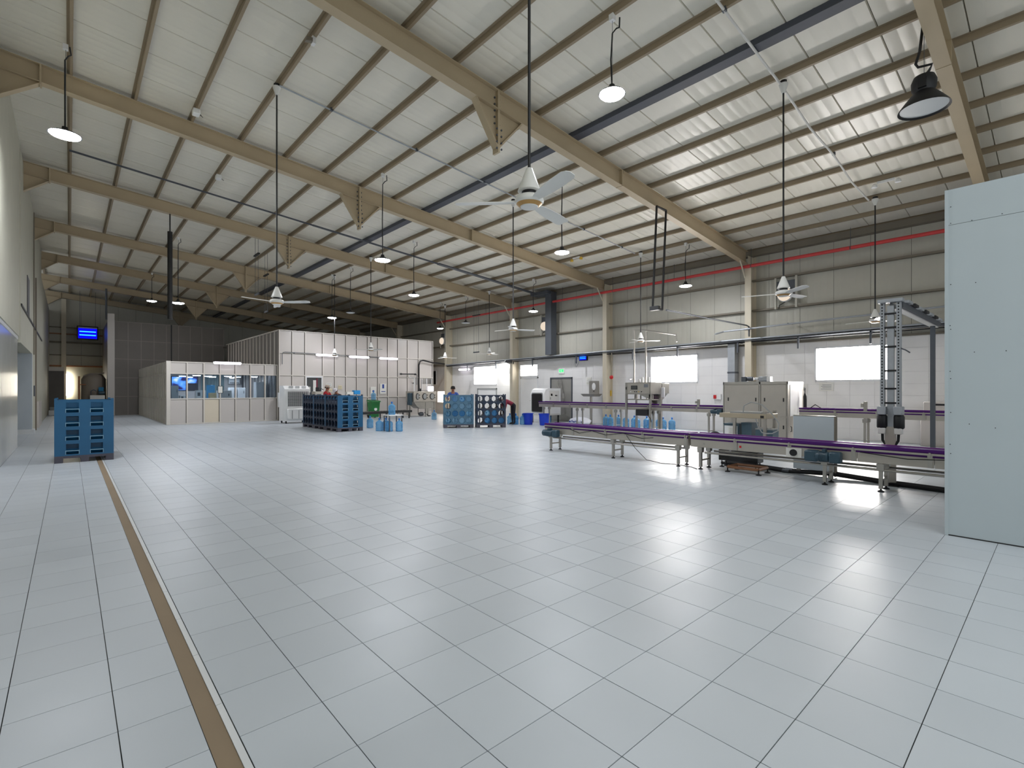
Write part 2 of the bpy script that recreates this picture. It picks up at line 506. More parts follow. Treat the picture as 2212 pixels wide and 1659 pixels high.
back = [(YB, 40.0, 0, 3.2)]
for h in WINS + DOORS[:0]: back = subtract(back, h)
mb = MB()
for (a, b, c, d) in back: mb.box(XW + .012, XW + .2, a, b, c, d)
mb.build('wall_core', 'wall_grout', wall_right)
tiles = []
TW, TH = .65, .3555
yy = -2.6
while yy < 27:
    for r in range(9):
        rs = [(yy + .002, yy + TW - .002, r * TH + .002, (r + 1) * TH - .002)]
        for h in WINS + DOORS: rs = subtract(rs, h)
        tiles += rs
    yy += TW
def wt_px(c):
    ps = [project(XW, y, z) for y in c[:2] for z in c[2:]]
    if any(p is None for p in ps): return 0
    us = [p[0] for p in ps]; vs = [p[1] for p in ps]
    if min(us) > 2040: return 0
    return (max(us)-min(us)) * (max(vs)-min(vs))
tiles.sort(key=wt_px, reverse=True)
wt0 = None
for (a, b, c, d) in tiles[:290]:
    if wt0 is None: wt0 = box(-.0, .014, -.5, .5, -.5, .5).build('wall_tile', 'wall_white', wall_right); o = wt0
    else: o = share(wt0, 'wall_tile', wall_right)
    o.location = (XW + RND.uniform(-.0008, .0008), (a+b)/2, (c+d)/2); o.scale = (1, b-a, d-c)
    o.rotation_euler = (0, RND.gauss(0, .0015), RND.gauss(0, .0015))
mb = MB()
for (a, b, c, d) in tiles[290:]: mb.box(XW, XW + .014, a, b, c, d)
mb.build('wall_tile_rest', 'wall_white', wall_right, kind='stuff')
wp0 = None
for k in range(int(YE - YB)):
    if wp0 is None:
        pr = []
        for q in range(6):
            pr += [(.004 + q * .1985, 0), (.004 + q * .1985 + .165, 0), (.004 + q * .1985 + .18, .004)] if q < 5 else [(.996, 0)]
        s_ = MB(); z0_, z1_ = 3.2, 6.72
        for z in (z0_, z1_):
            for (yy, xx) in pr: s_.v.append((XW + xx, yy, z))
        m = len(pr); s_.f = [(q, q+1, m+q+1, m+q) for q in range(m-1)]
        wp0 = s_.build('wall_sheet', 'wall_sheet', wall_right); wp0.location = (0, YB, 0)
    else: share(wp0, 'wall_sheet', wall_right, (0, YB + k, 0))
for z in (5.5, 4.42):
    MB().xz([(18.42, z), (18.6, z), (18.6, z + .012), (18.43, z + .012), (18.43, z + .06), (18.42, z + .06)], YB, YE).build('girt', 'girt', wall_right)
MB().xz([(18.35, 6.42), (18.6, 6.42), (18.6, 6.62), (18.35, 6.62)], YB, YE).build('eave_strut', 'girt', wall_right)
box(18.5, 18.6, YB, YE, 3.2, 3.26).build('ledge', 'girt', wall_right)

wname = ['bright overexposed window above the bottling line', 'bright window behind the perforated gantry', 'large bright window above the bottle racks', 'small slatted bright window above the white door', 'low bright opening beside the tall white room']
for k, (a, b, c, d) in enumerate(WINS):
    w = T('window_%d' % (k + 1), wname[k], 'window', (XW, (a+b)/2, c), kind='structure')
    hw, hh = (b-a)/2, d-c
    fr = MB().box(-.02, .14, -hw - .04, -hw + .02, -.04, hh + .04).box(-.02, .14, hw - .02, hw + .04, -.04, hh + .04).box(-.02, .14, -hw, hw, -.04, .02).box(-.02, .14, -hw, hw, hh - .02, hh + .04)
    fr.build('window_frame', 'frame_white', w)
    if k > 4: box(.05, .1, -.012, .012, 0, hh).build('mullion', 'frame_white', w)
    for (p0, p1) in (((-hw, 0), (0, hw)) if k != 4 else ((-hw, hw),)):
        box(.1, .106, p0 + .01, p1 - .01, .01, hh - .01).build('window_pane', 'window_day' if k < 2 else ('window_far' if k < 4 else 'window_side'), w)
    if k == 3:
        for q in range(4): box(-.01, .02, -hw, hw, .12 + q * .14, .145 + q * .14).build('slat', 'frame_white', w)

def door(n, label, rect, leafmat, framemat, handle=True):
    a, b, c, d = rect
    t = T('door_%d' % n, label, 'door', (XW, (a+b)/2, 0), kind='structure')
    hw = (b-a)/2
    MB().box(-.03, .1, -hw, -hw + .07, 0, d).box(-.03, .1, hw - .07, hw, 0, d).box(-.03, .1, -hw, hw, d - .07, d).build('door_frame', framemat, t)
    if hw > .72 and n == 1:
        box(.0, .05, -hw + .07, -.005, .01, d - .07).build('door_leaf', leafmat, t); box(.0, .05, .005, hw - .07, .01, d - .07).build('door_leaf', leafmat, t)
    else: box(.0, .05, -hw + .07, hw - .07, .01, d - .07).build('door_leaf', leafmat, t)
    if handle: MB().tube([(-.0, -.09, 1.0), (-.05, -.09, 1.0), (-.05, -.22, 1.0)], .013, 6).build('handle', 'steel', t)
    return t
d1 = door(1, 'grey metal double door with hanging plastic film', DOORS[0], 'door_grey', 'galv_dark')
# crumpled plastic film hanging on the door
fm = MB()
rows, cols = 10, 8
for r in range(rows + 1):
    for q in range(cols + 1):
        z = 2.1 - 1.75 * r / rows; wd = .12 + .26 * (r / rows) ** .7
        fm.v.append((-.05 - .04 * sin(q * 2.3 + r) - .03 * RND.random(), .05 + wd * (q / cols - .5) * 2, z))
for r in range(rows):
    for q in range(cols):
        i = r * (cols + 1) + q; fm.f.append((i, i+1, i+cols+2, i+cols+1))
fm.build('plastic_film', 'film', d1)
door(2, 'low white hatch with grey frame behind the bottle racks', DOORS[1], 'white_plastic', 'grey_plastic', False)
door(3, 'plain white door below the slatted window', DOORS[2], 'wall_white', 'frame_white')

# ---- left wall
wl = T('wall_left', 'cream side wall with glossy cladding and an open doorway', 'wall', (0, 0, 0), kind='structure')
box(-1.3, -1.02, YB, 19.25, 3.06, 8.6).build('upper_wall', 'plaster', wl)
box(-1.3, -1.08, YB, 19.25, 0, 3.06).build('wall_core', 'plaster', wl)
yy = YB
c0 = None
while yy < 19.2:
    wdt = min(2.0, 19.25 - yy)
    box(-1.08, -1.06, yy + .004, yy + wdt - .004, 0, 2.98).build('cladding_panel', 'gloss_cladding', wl); yy += 2.0
box(-1.08, -1.045, YB, 19.25, 2.98, 3.06).build('ledge_trim', 'frame_white', wl)
box(-1.3, -1.0, 19.25, 33.0, 2.9, 8.25).build('upper_wall', 'plaster', wl)
box(-1.0, -.985, 22.0, 23.1, 3.95, 5.25).build('dark_vent', 'black', wl)
box(-1.0, -.97, 19.3, 33.0, 3.93, 3.99).build('conduit_strip', 'black', wl)
box(-.99, -.96, 25.6, 25.68, 2.9, 8.2).build('downpipe', 'girt', wl)
box(-3.6, -1.0, 24.9, 25.3, 0, 2.9).build('jamb_wall', 'grey_cladding', wl)
box(-3.6, -.93, 24.82, 25.3, 0, .16).build('plinth', 'white_strip', wl)
box(-1.3, -1.0, 25.3, 46.0, 0, 2.9).build('lower_wall', 'plaster', wl)
box(-1.3, -1.0, 33.0, 46.0, 2.9, 7.0).build('upper_wall', 'plaster', wl)
box(-1.0, -.96, 25.9, 26.35, 1.35, 1.75).build('switch_box', 'galv_dark', wl)
box(-1.0, -.95, 27.0, 27.07, 0, 6.0).build('conduit', 'girt', wl)
box(-1.0, -.94, 28.5, 31.5, 0, 1.1).build('lower_panel', 'panel_cream', wl)
box(-3.8, -3.6, 17.5, 27.5, 0, 4).build('side_room_wall', 'plaster', wl)
box(-3.6, -1.3, 18.9, 19.1, 0, 2.9).build('side_room_wall', 'plaster', wl)
box(-3.8, -1.3, 17.5, 27.5, 2.95, 3.1).build('side_room_ceiling', 'plaster', wl)

# ---- end wall with girts, shutter and door
we = T('wall_end', 'far end wall of cream sheets with brown girts', 'wall', (0, YE, 0), kind='structure')
for k in range(20):
    box(-1.4 + k * 1.02, -1.4 + k * 1.02 + 1.01, 0, .05, 3.2, 8.7 - .09 * k).build('wall_sheet', 'wall_sheet', we)
box(-1.4, 19.2, .0, .2, 0, 3.2).build('lower_wall', 'plaster', we)
box(-4.5, 19.2, .06, .2, 3.2, 9).build('wall_core', 'roof_deck', we)
for z, hgt in ((5.85, .06), (5.4, .07), (4.8, .12), (3.95, .06), (3.18, .1)):
    box(-1.3, 3.0, -.12, 0, z, z + hgt).build('girt', 'wood_rust' if z in (5.4, 3.18) else 'girt', we)
box(-.4, -.15, -.3, 0, 0, 7.8).build('end_column', 'column_cream', we)
sw = T('window_6', 'narrow bright slot window in the end wall beside the roller shutter', 'window', (-.06, YE - .35, 1.2), kind='structure')
MB().box(-.12, -.09, 0, .1, 0, 1.45).box(.09, .12, 0, .1, 0, 1.45).build('window_frame', 'frame_white', sw)
box(-.09, .09, .04, .05, 0, 1.45).build('window_pane', 'window_end', sw)
sd = T('door_4', 'dark grey roller shutter at the end of the side aisle', 'door', (-.72, YE - 1.2, 0), kind='structure')
sl0 = None
for q in range(24):
    if sl0 is None: sl0 = MB().yz([(0, 0), (.03, .02), (.03, .1), (0, .118)], -.45, .45).build('slat', 'shutter', sd)
    else: share(sl0, 'slat', sd, (0, 0, q * .118))
MB().box(-.47, -.45, -.02, .06, 0, 2.86).box(.45, .47, -.02, .06, 0, 2.86).build('guide_rail', 'galv_dark', sd)
bbox(-.47, .47, -.1, .2, 2.83, 3.1, b=.02).build('drum_box', 'mullion', sd)

# ---- tall dark partition at the rear
wd_ = T('wall_partition', 'tall unlit partition of square panels behind the office', 'wall', (0, 39.3, 0), kind='structure')
NX = 9
for i in range(NX):
    for r in range(5):
        xa = 2.1 + i * .665; za = r * 1.17
        box(xa + .012, xa + .653, .02, .06, za + .012, za + 1.158).build('wall_panel', 'panel_shaded', wd_)
for i in range(NX + 1): box(2.1 + i * .665 - .02, 2.1 + i * .665 + .02, 0, .07, 0, 5.87).build('mullion', 'partition_post', wd_)
for r in range(6): box(2.1, 8.1, .004, .07, r * 1.17 - .02 if r else 0, r * 1.17 + .02).build('transom', 'partition_post', wd_)
box(1.76, 2.1, -.04, .3, 0, 6.3).build('end_column', 'panel_cream', wd_)
box(1.78, 1.84, .3, 6.6, 0, 5.85).build('side_wall', 'panel_shaded', wd_)
box(5.0, 5.06, -.03, .0, 0, 5.87).build('conduit', 'black', wd_)
MB().tube([(1.7, -.05, 5.9), (1.7, -.05, 7.8)], .05, 8).build('pipe', 'galv_dark', wd_)

# ---- tall white room
wt = T('wall_tall_room', 'tall white panelled cleanroom front with square panels', 'wall', (0, 26.8, 0), kind='structure')
MX = [8.02, 8.67, 9.33, 10.26, 10.93, 11.56, 12.2, 12.86, 13.5, 14.14, 14.8, 15.46, 16.23, 17.26]
RZ = [0.0, 1.17, 2.34, 3.5, 4.66]
for i in range(len(MX) - 1):
    for r in range(4):
        if i == 2 and r == 1: continue
        xa, xb, za, zb = MX[i] + .02, MX[i+1] - .02, RZ[r] + .02, RZ[r+1] - .02
        # pressed panel: slightly dished sheet
        dx, dz = .04, .04; sgn = RND.choice((-1, 1)) * RND.uniform(.001, .004)
        p = MB()
        G = 4
        for a in range(G + 1):
            for b in range(G + 1):
                u, v = a / G, b / G
                p.v.append((xa + (xb - xa) * u, .03 + sgn * 4 * sin(pi * u) * sin(pi * v), za + (zb - za) * v))
        for a in range(G):
            for b in range(G):
                q = a * (G + 1) + b; p.f.append((q, q+1, q+G+2, q+G+1))
        p.build('wall_panel', 'panel_cream', wt)
for x in MX:
    o = box(x - .024, x + .024, 0, .06, 0, 4.68).build('mullion', 'mullion', wt)
    box(x - .05, x - .024, .006, .05, 0, 4.66).build('shadow_line', 'shadow_line', o)
for z in RZ[1:]:
    o = box(8.0, 17.28, .004, .06, z - .022, z + .022).build('transom', 'mullion', wt)
    box(8.03, 17.24, .008, .05, z - .036, z - .022).build('shadow_line', 'shadow_line', o)
box(8.0, 17.28, .004, .06, 0, .05).build('base_rail', 'mullion', wt)
box(8.06, 17.2, .06, .14, 0, 4.6).build('wall_core', 'panel_cream', wt)
# serving window in the third bay
MB().box(9.35, 10.24, .0, .05, 1.19, 1.3).box(9.35, 10.24, 0, .05, 2.24, 2.32).box(9.35, 9.4, 0, .05, 1.3, 2.24).box(10.18, 10.24, 0, .05, 1.3, 2.24).build('hatch_frame', 'frame_white', wt)
box(9.4, 10.18, .05, .056, 1.3, 2.24).build('hatch_recess', 'grille_dark', wt)
box(9.4, 9.6, .035, .05, 1.45, 1.75).build('hatch_shelf', 'offwhite', wt)
box(9.74, 9.9, .03, .05, 1.3, 2.1).build('hatch_post', 'offwhite', wt)
box(9.92, 9.97, .03, .05, 1.5, 2.2).build('hatch_hose', 'shirt_maroon', wt)
# side of the tall room that recedes behind the office
wts = T('wall_tall_room_side', 'shadowed finned side of the tall white room', 'wall', (8.0, 26.86, 0), kind='structure')
for q in range(17):
    box(.02, .04, q * .665 + .02, q * .665 + .645, 0, 4.62).build('wall_panel', 'panel_shaded', wts)
    box(-.03, .04, q * .665 - .02, q * .665 + .02, 0, 4.66).build('mullion', 'mullion', wts)
box(-.03, .05, 0, 11.3, 4.62, 4.68).build('top_rail', 'mullion', wts)
box(.03, 9.2, 0.1, 12.4, 4.5, 4.6).build('roof_slab', 'panel_shaded', wts)
box(9.2, 9.26, 0, 12.4, 0, 4.66).build('far_side', 'panel_cream', wts)

# ---- office
wo = T('wall_office', 'cream office front with a band of seven windows', 'wall', (0, 27.0, 0), kind='structure')
OX = [3.36, 4.06, 4.73, 5.4, 6.07, 6.73, 7.4, 7.98]
for i in range(7):
    xa, xb = OX[i] + .02, OX[i+1] - .02
    box(xa, xb, .02, .05, .06, 1.15).build('wall_panel', 'panel_cream' if i != 2 else 'panel_tan', wo)
    box(xa, xb, .02, .05, 2.36, 2.84).build('wall_panel', 'panel_cream', wo)
    box(xa, xb, .028, .034, 1.19, 2.32).build('window_pane', 'office_glass', wo)
for x in OX:
    o = box(x - .026, x + .026, 0, .07, 0, 2.88).build('mullion', 'mullion', wo)
    box(x - .05, x - .026, .006, .05, 0, 2.86).build('shadow_line', 'shadow_line', o)
for z in (.03, 1.17, 2.34, 2.86):
    o = box(3.34, 8.0, .003, .07, z - .025, z + .025).build('transom', 'mullion', wo)
    box(3.4, 7.97, .008, .05, z - .036, z - .025).build('shadow_line', 'shadow_line', o)
bbox(3.26, 3.42, -.03, .13, 0, 2.9, b=.01).build('corner_post', 'mullion', wo)
box(3.34, 7.95, 6.95, 7.05, 0, 2.6).build('back_wall', 'panel_cream', wo)
box(3.38, 7.98, .07, 12.2, 2.62, 2.7).build('office_ceiling', 'offwhite', wo)
ws = T('wall_office_side', 'receding cream side of the office with closely set posts', 'wall', (3.32, 27.1, 0), kind='structure')
for q in range(18):
    ya = q * .665
    box(.02, .05, ya + .03, ya + .64, .05, 1.15).build('wall_panel', 'panel_cream', ws)
    box(.02, .05, ya + .03, ya + .64, 1.19, 2.32).build('wall_panel', 'panel_cream', ws)
    box(.02, .05, ya + .03, ya + .64, 2.36, 2.84).build('wall_panel', 'panel_cream', ws)
    o = box(-.03, .05, ya + .64, ya + .69, 0, 2.88).build('mullion', 'mullion', ws)
    box(-.012, .05, ya + .69, ya + .75, 0, 2.86).build('shadow_line', 'shadow_line', o)
for z in (.03, 1.17, 2.34, 2.86): box(-.02, .05, 0.06, 12.0, z - .025, z + .025).build('transom', 'mullion', ws)

# ---- pale partition panel near the camera
wn = T('wall_near_panel', 'tall pale grey board partition standing close to the camera', 'wall', (7.19, .87, 0), kind='structure')
box(0, .1, -3.4, -.02, .004, 3.4).build('lower_board', 'board_white', wn)
box(0, .1, -3.4, -.02, 3.404, 3.79).build('upper_board', 'board_white', wn)
box(-.006, .106, -.03, 0, .0, 3.79).build('edge_trim', 'board_white', wn)
box(-.004, 0, -3.4, -.03, .0, .012).build('base_joint', 'screw_black', wn)
scr = None
for (yy, zz) in [(-.05, 3.6), (-.05, 3.42), (-.05, 2.75), (-.045, 2.3), (-.05, 2.26), (-.045, 1.8), (-.05, 1.72), (-.05, 1.35), (-.045, 1.0), (-.05, .9), (-.22, 3.41), (-.45, 3.42), (-.25, 2.74), (-.24, 2.0), (-.48, 2.0), (-.2, 1.23), (-.4, 1.2)]:
    if scr is None: scr = MB().lathe([(.005, -.002), (.004, .001)], n=8, axis='x').build('screw', 'screw_black', wn); o = scr
    else: o = share(scr, 'screw', wn)
    o.location = (0, yy, zz)

# ================================================================== HANGING LAMPS AND FANS
def lamp(label, x, y, z, dia=.42, lit=True, style='disc', group='high bay lamps hanging from the roof'):
    t = T('hanging_lamp', label, 'lamp', (x, y, z), group=group)
    top = purlin_z(x) - z
    r = dia / 2
    if style == 'disc':
        MB().lathe([(.03, .15), (.045, .145), (.05, .09), (r * .4, .075), (r * .5, .04), (r * .9, .022), (r * 1.02, .0), (r * 1.02, -.008), (r * .97, -.008)], n=24).build('housing', 'black', t)
        MB().lathe([(r * .96, -.006), (r * .9, -.02), (r * .6, -.04), (.01, -.05)], n=24).build('lens', 'lamp_lens' if lit else 'lamp_dim', t)
        e = .15
    else:
        MB().lathe([(.06, .46), (.13, .44), (.16, .36), (.155, .26), (.13, .2)], n=24).build('ballast_housing', 'black', t)
        MB().lathe([(.13, .2), (.16, .17), (.24, .07), (r, -.04), (r * 1.02, -.06), (r * .97, -.05), (.22, .05), (.1, .17)], n=28, cap=False).build('shade', 'black', t)
        MB().lathe([(r * .96, -.035), (r * .5, -.032), (.01, -.03)], n=28).build('lens', 'lamp_dim', t)
        box(-.17, -.12, -.05, .05, .22, .4).build('clip', 'black', t)
        e = .46
    # bracket, suspension wire and cable with a kink
    box(-.03, .05, -.04, .04, top - .09, top + .01).build('bracket', 'white_plastic', t)
    w = .012 if style == 'disc' else .02
    k = top - .3
    MB().tube([(0, 0, e), (0, .02, (e + k) / 2), (0, -.01, k), (.05, -.05, k + .08), (.09, -.08, k + .1), (.07, -.1, top - .06)] if style == 'disc' else
              [(0, 0, e - .02), (.02, -.06, e + .06), (.0, -.1, e + .13), (0, .07, e + .16), (0, .1, e + .22), (0, .05, top - .5), (0, 0, top)], w, 6).build('cable', 'black', t)
    MB().tube([(.012, 0, e - .05), (.012, 0, top - .05)], .004, 4).build('wire', 'galv_dark', t)
    return t

lamp('lit disc lamp hanging beside the cream side wall above the blue rack', -.06, 12.81, 6.5, .5)
lamp('largest lit disc lamp, hung high between the first two beams', 6.51, 4.85, 6.36, .42)
lamp('unlit black bell shaped lamp with a white face', 9.81, 1.43, 5.98, .64, False, 'bell', group=None)
lamp('lit disc lamp below the dark blue purlin, just past the second beam bracket', 6.52, 12.69, 5.22, .44)
lamp('lit disc lamp over the open floor, just right of the big fan', 9.81, 8.94, 5.27, .4)
lamp('lit disc lamp over the bottle racks, between the third and fourth beams', 9.88, 16.68, 5.24, .4)
lamp('lit disc lamp beside the black hanging frame over the bottling line', 16.18, 8.88, 5.26, .42)
lamp('lit disc lamp near the grey duct on the side wall', 16.17, 16.54, 5.27, .42)
lamp('lit disc lamp in front of the dark void above the tall white room', 9.77, 24.35, 5.19, .42)
lamp('unlit disc lamp close to the lit one above the tall white room', 9.81, 22.28, 5.21, .4, False)
lamp('lit disc lamp beside the thick black hanging pipe', 3.37, 24.53, 5.2, .45)
lamp('lit disc lamp hung high in the side aisle', 3.34, 33.01, 6.41, .46)
lamp('unlit black disc lamp near the far columns', 16.31, 22.02, 5.29, .5, False)
lamp('small lit disc lamp beside the tall white room corner', 16.31, 24.54, 5.22, .36)

def fan(label, x, y, z, rot, span=1.42):
    t = T('ceiling_fan', label, 'fan', (x, y, z), group='white ceiling fans on long black rods')
    top = purlin_z(x) - z
    MB().lathe([(.022, .34), (.03, .335), (.105, .135), (.11, .12), (.1, .115)], n=28).build('cone_cover', 'fan_white', t)
    MB().lathe([(.07, .12), (.075, .07)], n=24).build('gap_ring', 'black', t)
    mo = MB().lathe([(.1, .075), (.128, .06), (.14, .03), (.138, .015), (.125, 0)], n=32).build('motor', 'fan_white', t)
    MB().lathe([(.124, .002), (.118, -.004), (.09, -.026), (.088, -.026)], n=32).build('gold_ring', 'fan_gold', mo)
    MB().lathe([(.087, -.024), (.08, -.034), (.05, -.038), (.01, -.038)], n=28).build('bottom_cap', 'fan_white', mo)
    MB().tube([(0, 0, .33), (0, 0, top - .06)], .016 if x + y > 12 else .014, 8).build('rod', 'black', t)
    MB().lathe([(.03, top - .2), (.075, top - .06), (.08, top - .03), (.05, top - .02)], n=20).build('canopy', 'fan_white', t)
    MB().lathe([(.06, top - .02), (.06, top + .03)], n=8).build('mount', 'black', t)
    L = span / 2
    b = MB(); sec = [(.13, .035, .0), (.2, .05, .004), (.3, .062, .008), (.5, .07, .006), (L - .04, .066, .0), (L, .045, 0)]
    for (r, hw, tl) in sec:
        b.v += [(r, -hw, .018 + hw * .18), (r, 0, .03), (r, hw, .018 - hw * .18), (r, hw, .013 - hw * .18), (r, 0, .024), (r, -hw, .013 + hw * .18)]
    for k in range(len(sec) - 1):
        for q in range(6): b.f.append((k*6+q, k*6+(q+1) % 6, k*6+6+(q+1) % 6, k*6+6+q))
    b.f += [tuple(range(6))[::-1], tuple(range(len(b.v) - 6, len(b.v)))]
    b0 = None
    for q in range(3):
        if b0 is None: b0 = b.build('blade', 'fan_white', t); o = b0
        else: o = share(b0, 'blade', t)
        o.rotation_euler = (0, 0, rot + q * 2 * pi / 3)
    return t
fan('largest ceiling fan, white with a gold ring, over the near floor', 3.25, 3.38, 3.36, .25)
fan('ceiling fan in front of the dark void over the blue rack block', 3.22, 10.93, 3.4, -.82)
fan('ceiling fan hanging in front of the round wall lamp by the first wall column', 9.92, 3.48, 3.37, 1.9)
fan('ceiling fan over the bottle racks near the second wall column', 10.0, 11.1, 3.4, -.35)
fan('ceiling fan just above the bottle filling machine', 16.05, 10.63, 3.41, -.9)
fan('ceiling fan behind the perforated gantry', 16.18, 3.38, 3.43, -.7)
fan('ceiling fan in front of the middle of the tall white room', 9.73, 20.01, 3.3, .75)
fan('ceiling fan in front of the wall tubes at the tall white room', 9.92, 24.4, 3.31, .4)
fan('ceiling fan above the large window behind the racks', 16.31, 19.96, 3.45, .2)
fan('ceiling fan at the corner of the tall white room', 16.9, 24.9, 3.5, -.5)

# conduits, cable tray and pipes under the roof
def conduit(name, label, cat, pts, r, m='offwhite', n=8, clips=()):
    o = T(name, label, cat, pts[0])
    b = Vector(pts[0])
    MB().tube([tuple(Vector(p) - b) for p in pts], r, n).build('pipe_run', m, o)
    for p in clips:
        q = Vector(p) - b
        box(q.x - .03, q.x + .03, q.y - .03, q.y + .03, q.z - .02, q.z + .05).build('clip', 'galv_dark', o)
    return o
conduit('conduit', 'thin white conduit along the roof between the fans past the second beam', 'conduit', [(x, 10.85, purlin_z(x) - .02) for x in (3.25, 8, 12, 16.0)], .018, 'galv', clips=[(x, 10.85, purlin_z(x) - .02) for x in PX[5:17:2]])
conduit('conduit', 'thick white conduit across the roof from the bell lamp side to the gantry fan', 'conduit', [(x, 3.52, purlin_z(x) - .03 - dz) for x, dz in ((2.5, 0), (7.4, 0), (9.92, 0), (11.5, .1), (13.1, .02), (14.6, .1), (16.15, .0))], .022, 'offwhite', clips=[(x, 3.52, purlin_z(x) - .03) for x in (7.6, 13.1)])
tr = T('cable_tray', 'dark grey cable tray running under the roof and down the side wall', 'cable tray', (0, 18.2, 0))
for (xa, xb) in ((0.0, 6.6), (6.6, 12.0), (12.0, 17.95)):
    wy = .012 if xb < 7 else (.035 if xb < 13 else .1)
    MB().hexa([(xa, -wy, purlin_z(xa) - .08), (xb, -wy, purlin_z(xb) - .08), (xb, wy, purlin_z(xb) - .08), (xa, wy, purlin_z(xa) - .08), (xa, -wy, purlin_z(xa) - .03), (xb, -wy, purlin_z(xb) - .03), (xb, wy, purlin_z(xb) - .03), (xa, wy, purlin_z(xa) - .03)]).build('tray_section', 'galv_dark', tr)
box(17.9, 18.3, -1.15, -.75, 3.35, 6.5).build('drop_duct', 'galv_dark', tr)
MB().hexa([(17.7, -1.1, 6.4), (18.3, -1.1, 6.4), (18.3, .12, 6.4), (17.7, .12, 6.4), (17.7, -1.1, 6.55), (18.3, -1.1, 6.5), (18.3, .12, 6.5), (17.7, .12, 6.55)]).build('corner_section', 'galv_dark', tr)
rp = T('sprinkler_pipe', 'long red pipe running below the eave along the side wall', 'pipe', (18.05, 12, 6.0))
MB().tube([(0, -21, 0), (0, 0, 0), (0, 15.5, 0)], .058, 12).build('pipe_run', 'red_pipe', rp)
for yy in range(-8, 15, 3):
    MB().tube([(0, yy + .4, .04), (0, yy + .4, .62)], .008, 5).build('hanger_rod', 'galv_dark', rp)
    MB().lathe([(.058, -.02), (.058, .02)], (0, yy + .4, 0), 12, 'y').build('hanger_clamp', 'galv_dark', rp)
for yy in (-4.5, 3.2, 9.6): MB().lathe([(.062, -.06), (.062, .06)], (0, yy, 0), 14, 'y').build('coupling', 'red_pipe', rp)
bf = T('cable_ladder', 'tall narrow black steel frame hung from the nearest roof beam', 'ladder', (12.2, 7.5, 3.82))
for (xa, za, xb, zb) in ((-.3, 0, -.1, 2.85), (.18, .02, .38, 2.85)):
    MB().tube([(xa, 0, za), (xb, 0, zb)], .03, 6).build('upright', 'black', bf)
MB().tube([(-.3, 0, 0), (.18, 0, .02)], .035, 6).build('bottom_bar', 'black', bf)
MB().tube([(-.1, 0, 2.85), (.38, 0, 2.85)], .03, 6).build('top_bar', 'black', bf)
box(-.36, -.24, -.2, .06, -.06, .05).build('foot_block', 'black', bf)
conduit('conduit', 'sagging grey pipe from the black hanging frame to the first wall column', 'conduit', [(12.6, 7.5, 3.85), (15.5, 7.5, 3.86), (17.9, 7.5, 3.88), (18.1, 7.5, 3.85), (18.12, 7.5, 3.5)], .025, 'galv_dark')
bp_ = T('hanging_pipe', 'thick black vertical pipe hanging beside the aisle lamps', 'pipe', (2.57, 20.4, 4.0))
MB().tube([(0, 0, 0), (0, 0, 3.0)], .075, 10).build('lower_pipe', 'black', bp_)
MB().tube([(0, 0, 3.0), (0, 0, 3.62)], .02, 8).build('hanger_rod', 'black', bp_)
for (x, y, zb) in ((6.506, 23.6, 5.05), (16.253, 21.0, 3.6), (5.423, 20.9, 5.3)):
    h = T('hanging_bracket', {6.506: 'pair of thin wires with a crossbar above the tall white room', 16.253: 'pair of thin wires with a crossbar above the racks', 5.423: 'pair of thin wires beside the third beam bracket'}[x], 'bracket', (x, y, zb))
    tp = purlin_z(x) - zb
    for dy in (-.2, .2): MB().tube([(0, dy, 0), (0, dy, tp)], .007, 4).build('wire', 'galv_dark', h)
    box(-.02, .02, -.24, .24, -.03, .03).build('crossbar', 'galv_dark', h)
    box(-.04, .04, -.3, .3, tp * .62, tp * .62 + .05).build('plate', 'black', h)
# small boxes and cameras under the purlins
for (x, y, lb) in ((2.15, 13.29, 'white junction box on a purlin next to the second beam'), (3.26, 16.64, 'white junction box on a purlin between the second and third beams')):
    j = T('junction_box', lb, 'junction box', (x, y, purlin_z(x) - .12))
    bbox(-.05, .09, -.1, .1, 0, .12, b=.012).build('case', 'white_plastic', j)
    MB().tube([(.1, .02, .06), (.16, .06, .02), (.18, .12, .05), (.1, .14, .1)], .006, 5).build('cable_loop', 'black', j)
em = T('emergency_light', 'small twin spot emergency light under the roof near the pale partition', 'lamp', (15.2, 2.95, purlin_z(15.2) - .06))
box(-.03, .03, -.18, .18, 0, .05).build('case', 'white_plastic', em)
for sy in (-.24, .24): MB().lathe([(.02, .02), (.06, -.02), (.065, -.08), (.05, -.085)], (0, sy, 0), 14).build('spot_head', 'white_plastic', em)
e2 = T('emergency_light', 'small twin spot emergency light under the roof beyond the second beam', 'lamp', (15.0, 12.9, purlin_z(15.0) - .06))
box(-.03, .03, -.18, .18, 0, .05).build('case', 'white_plastic', e2)
for sy in (-.24, .24): MB().lathe([(.02, .02), (.06, -.02), (.065, -.08), (.05, -.085)], (0, sy, 0), 14).build('spot_head', 'yellow', e2)
cb = T('camera_bracket', 'small bracket with a clip on the purlin near the first beam', 'bracket', (3.26, 9.0, purlin_z(3.26) - .14))
box(-.02, .04, -.05, .05, .02, .15).build('clamp', 'white_plastic', cb)
MB().hexa([(-.14, -.06, .0), (-.02, -.06, .04), (-.02, .02, .04), (-.14, .02, .0), (-.12, -.06, .08), (-.02, -.06, .1), (-.02, .02, .1), (-.12, .02, .08)]).build('hood', 'girt', cb)

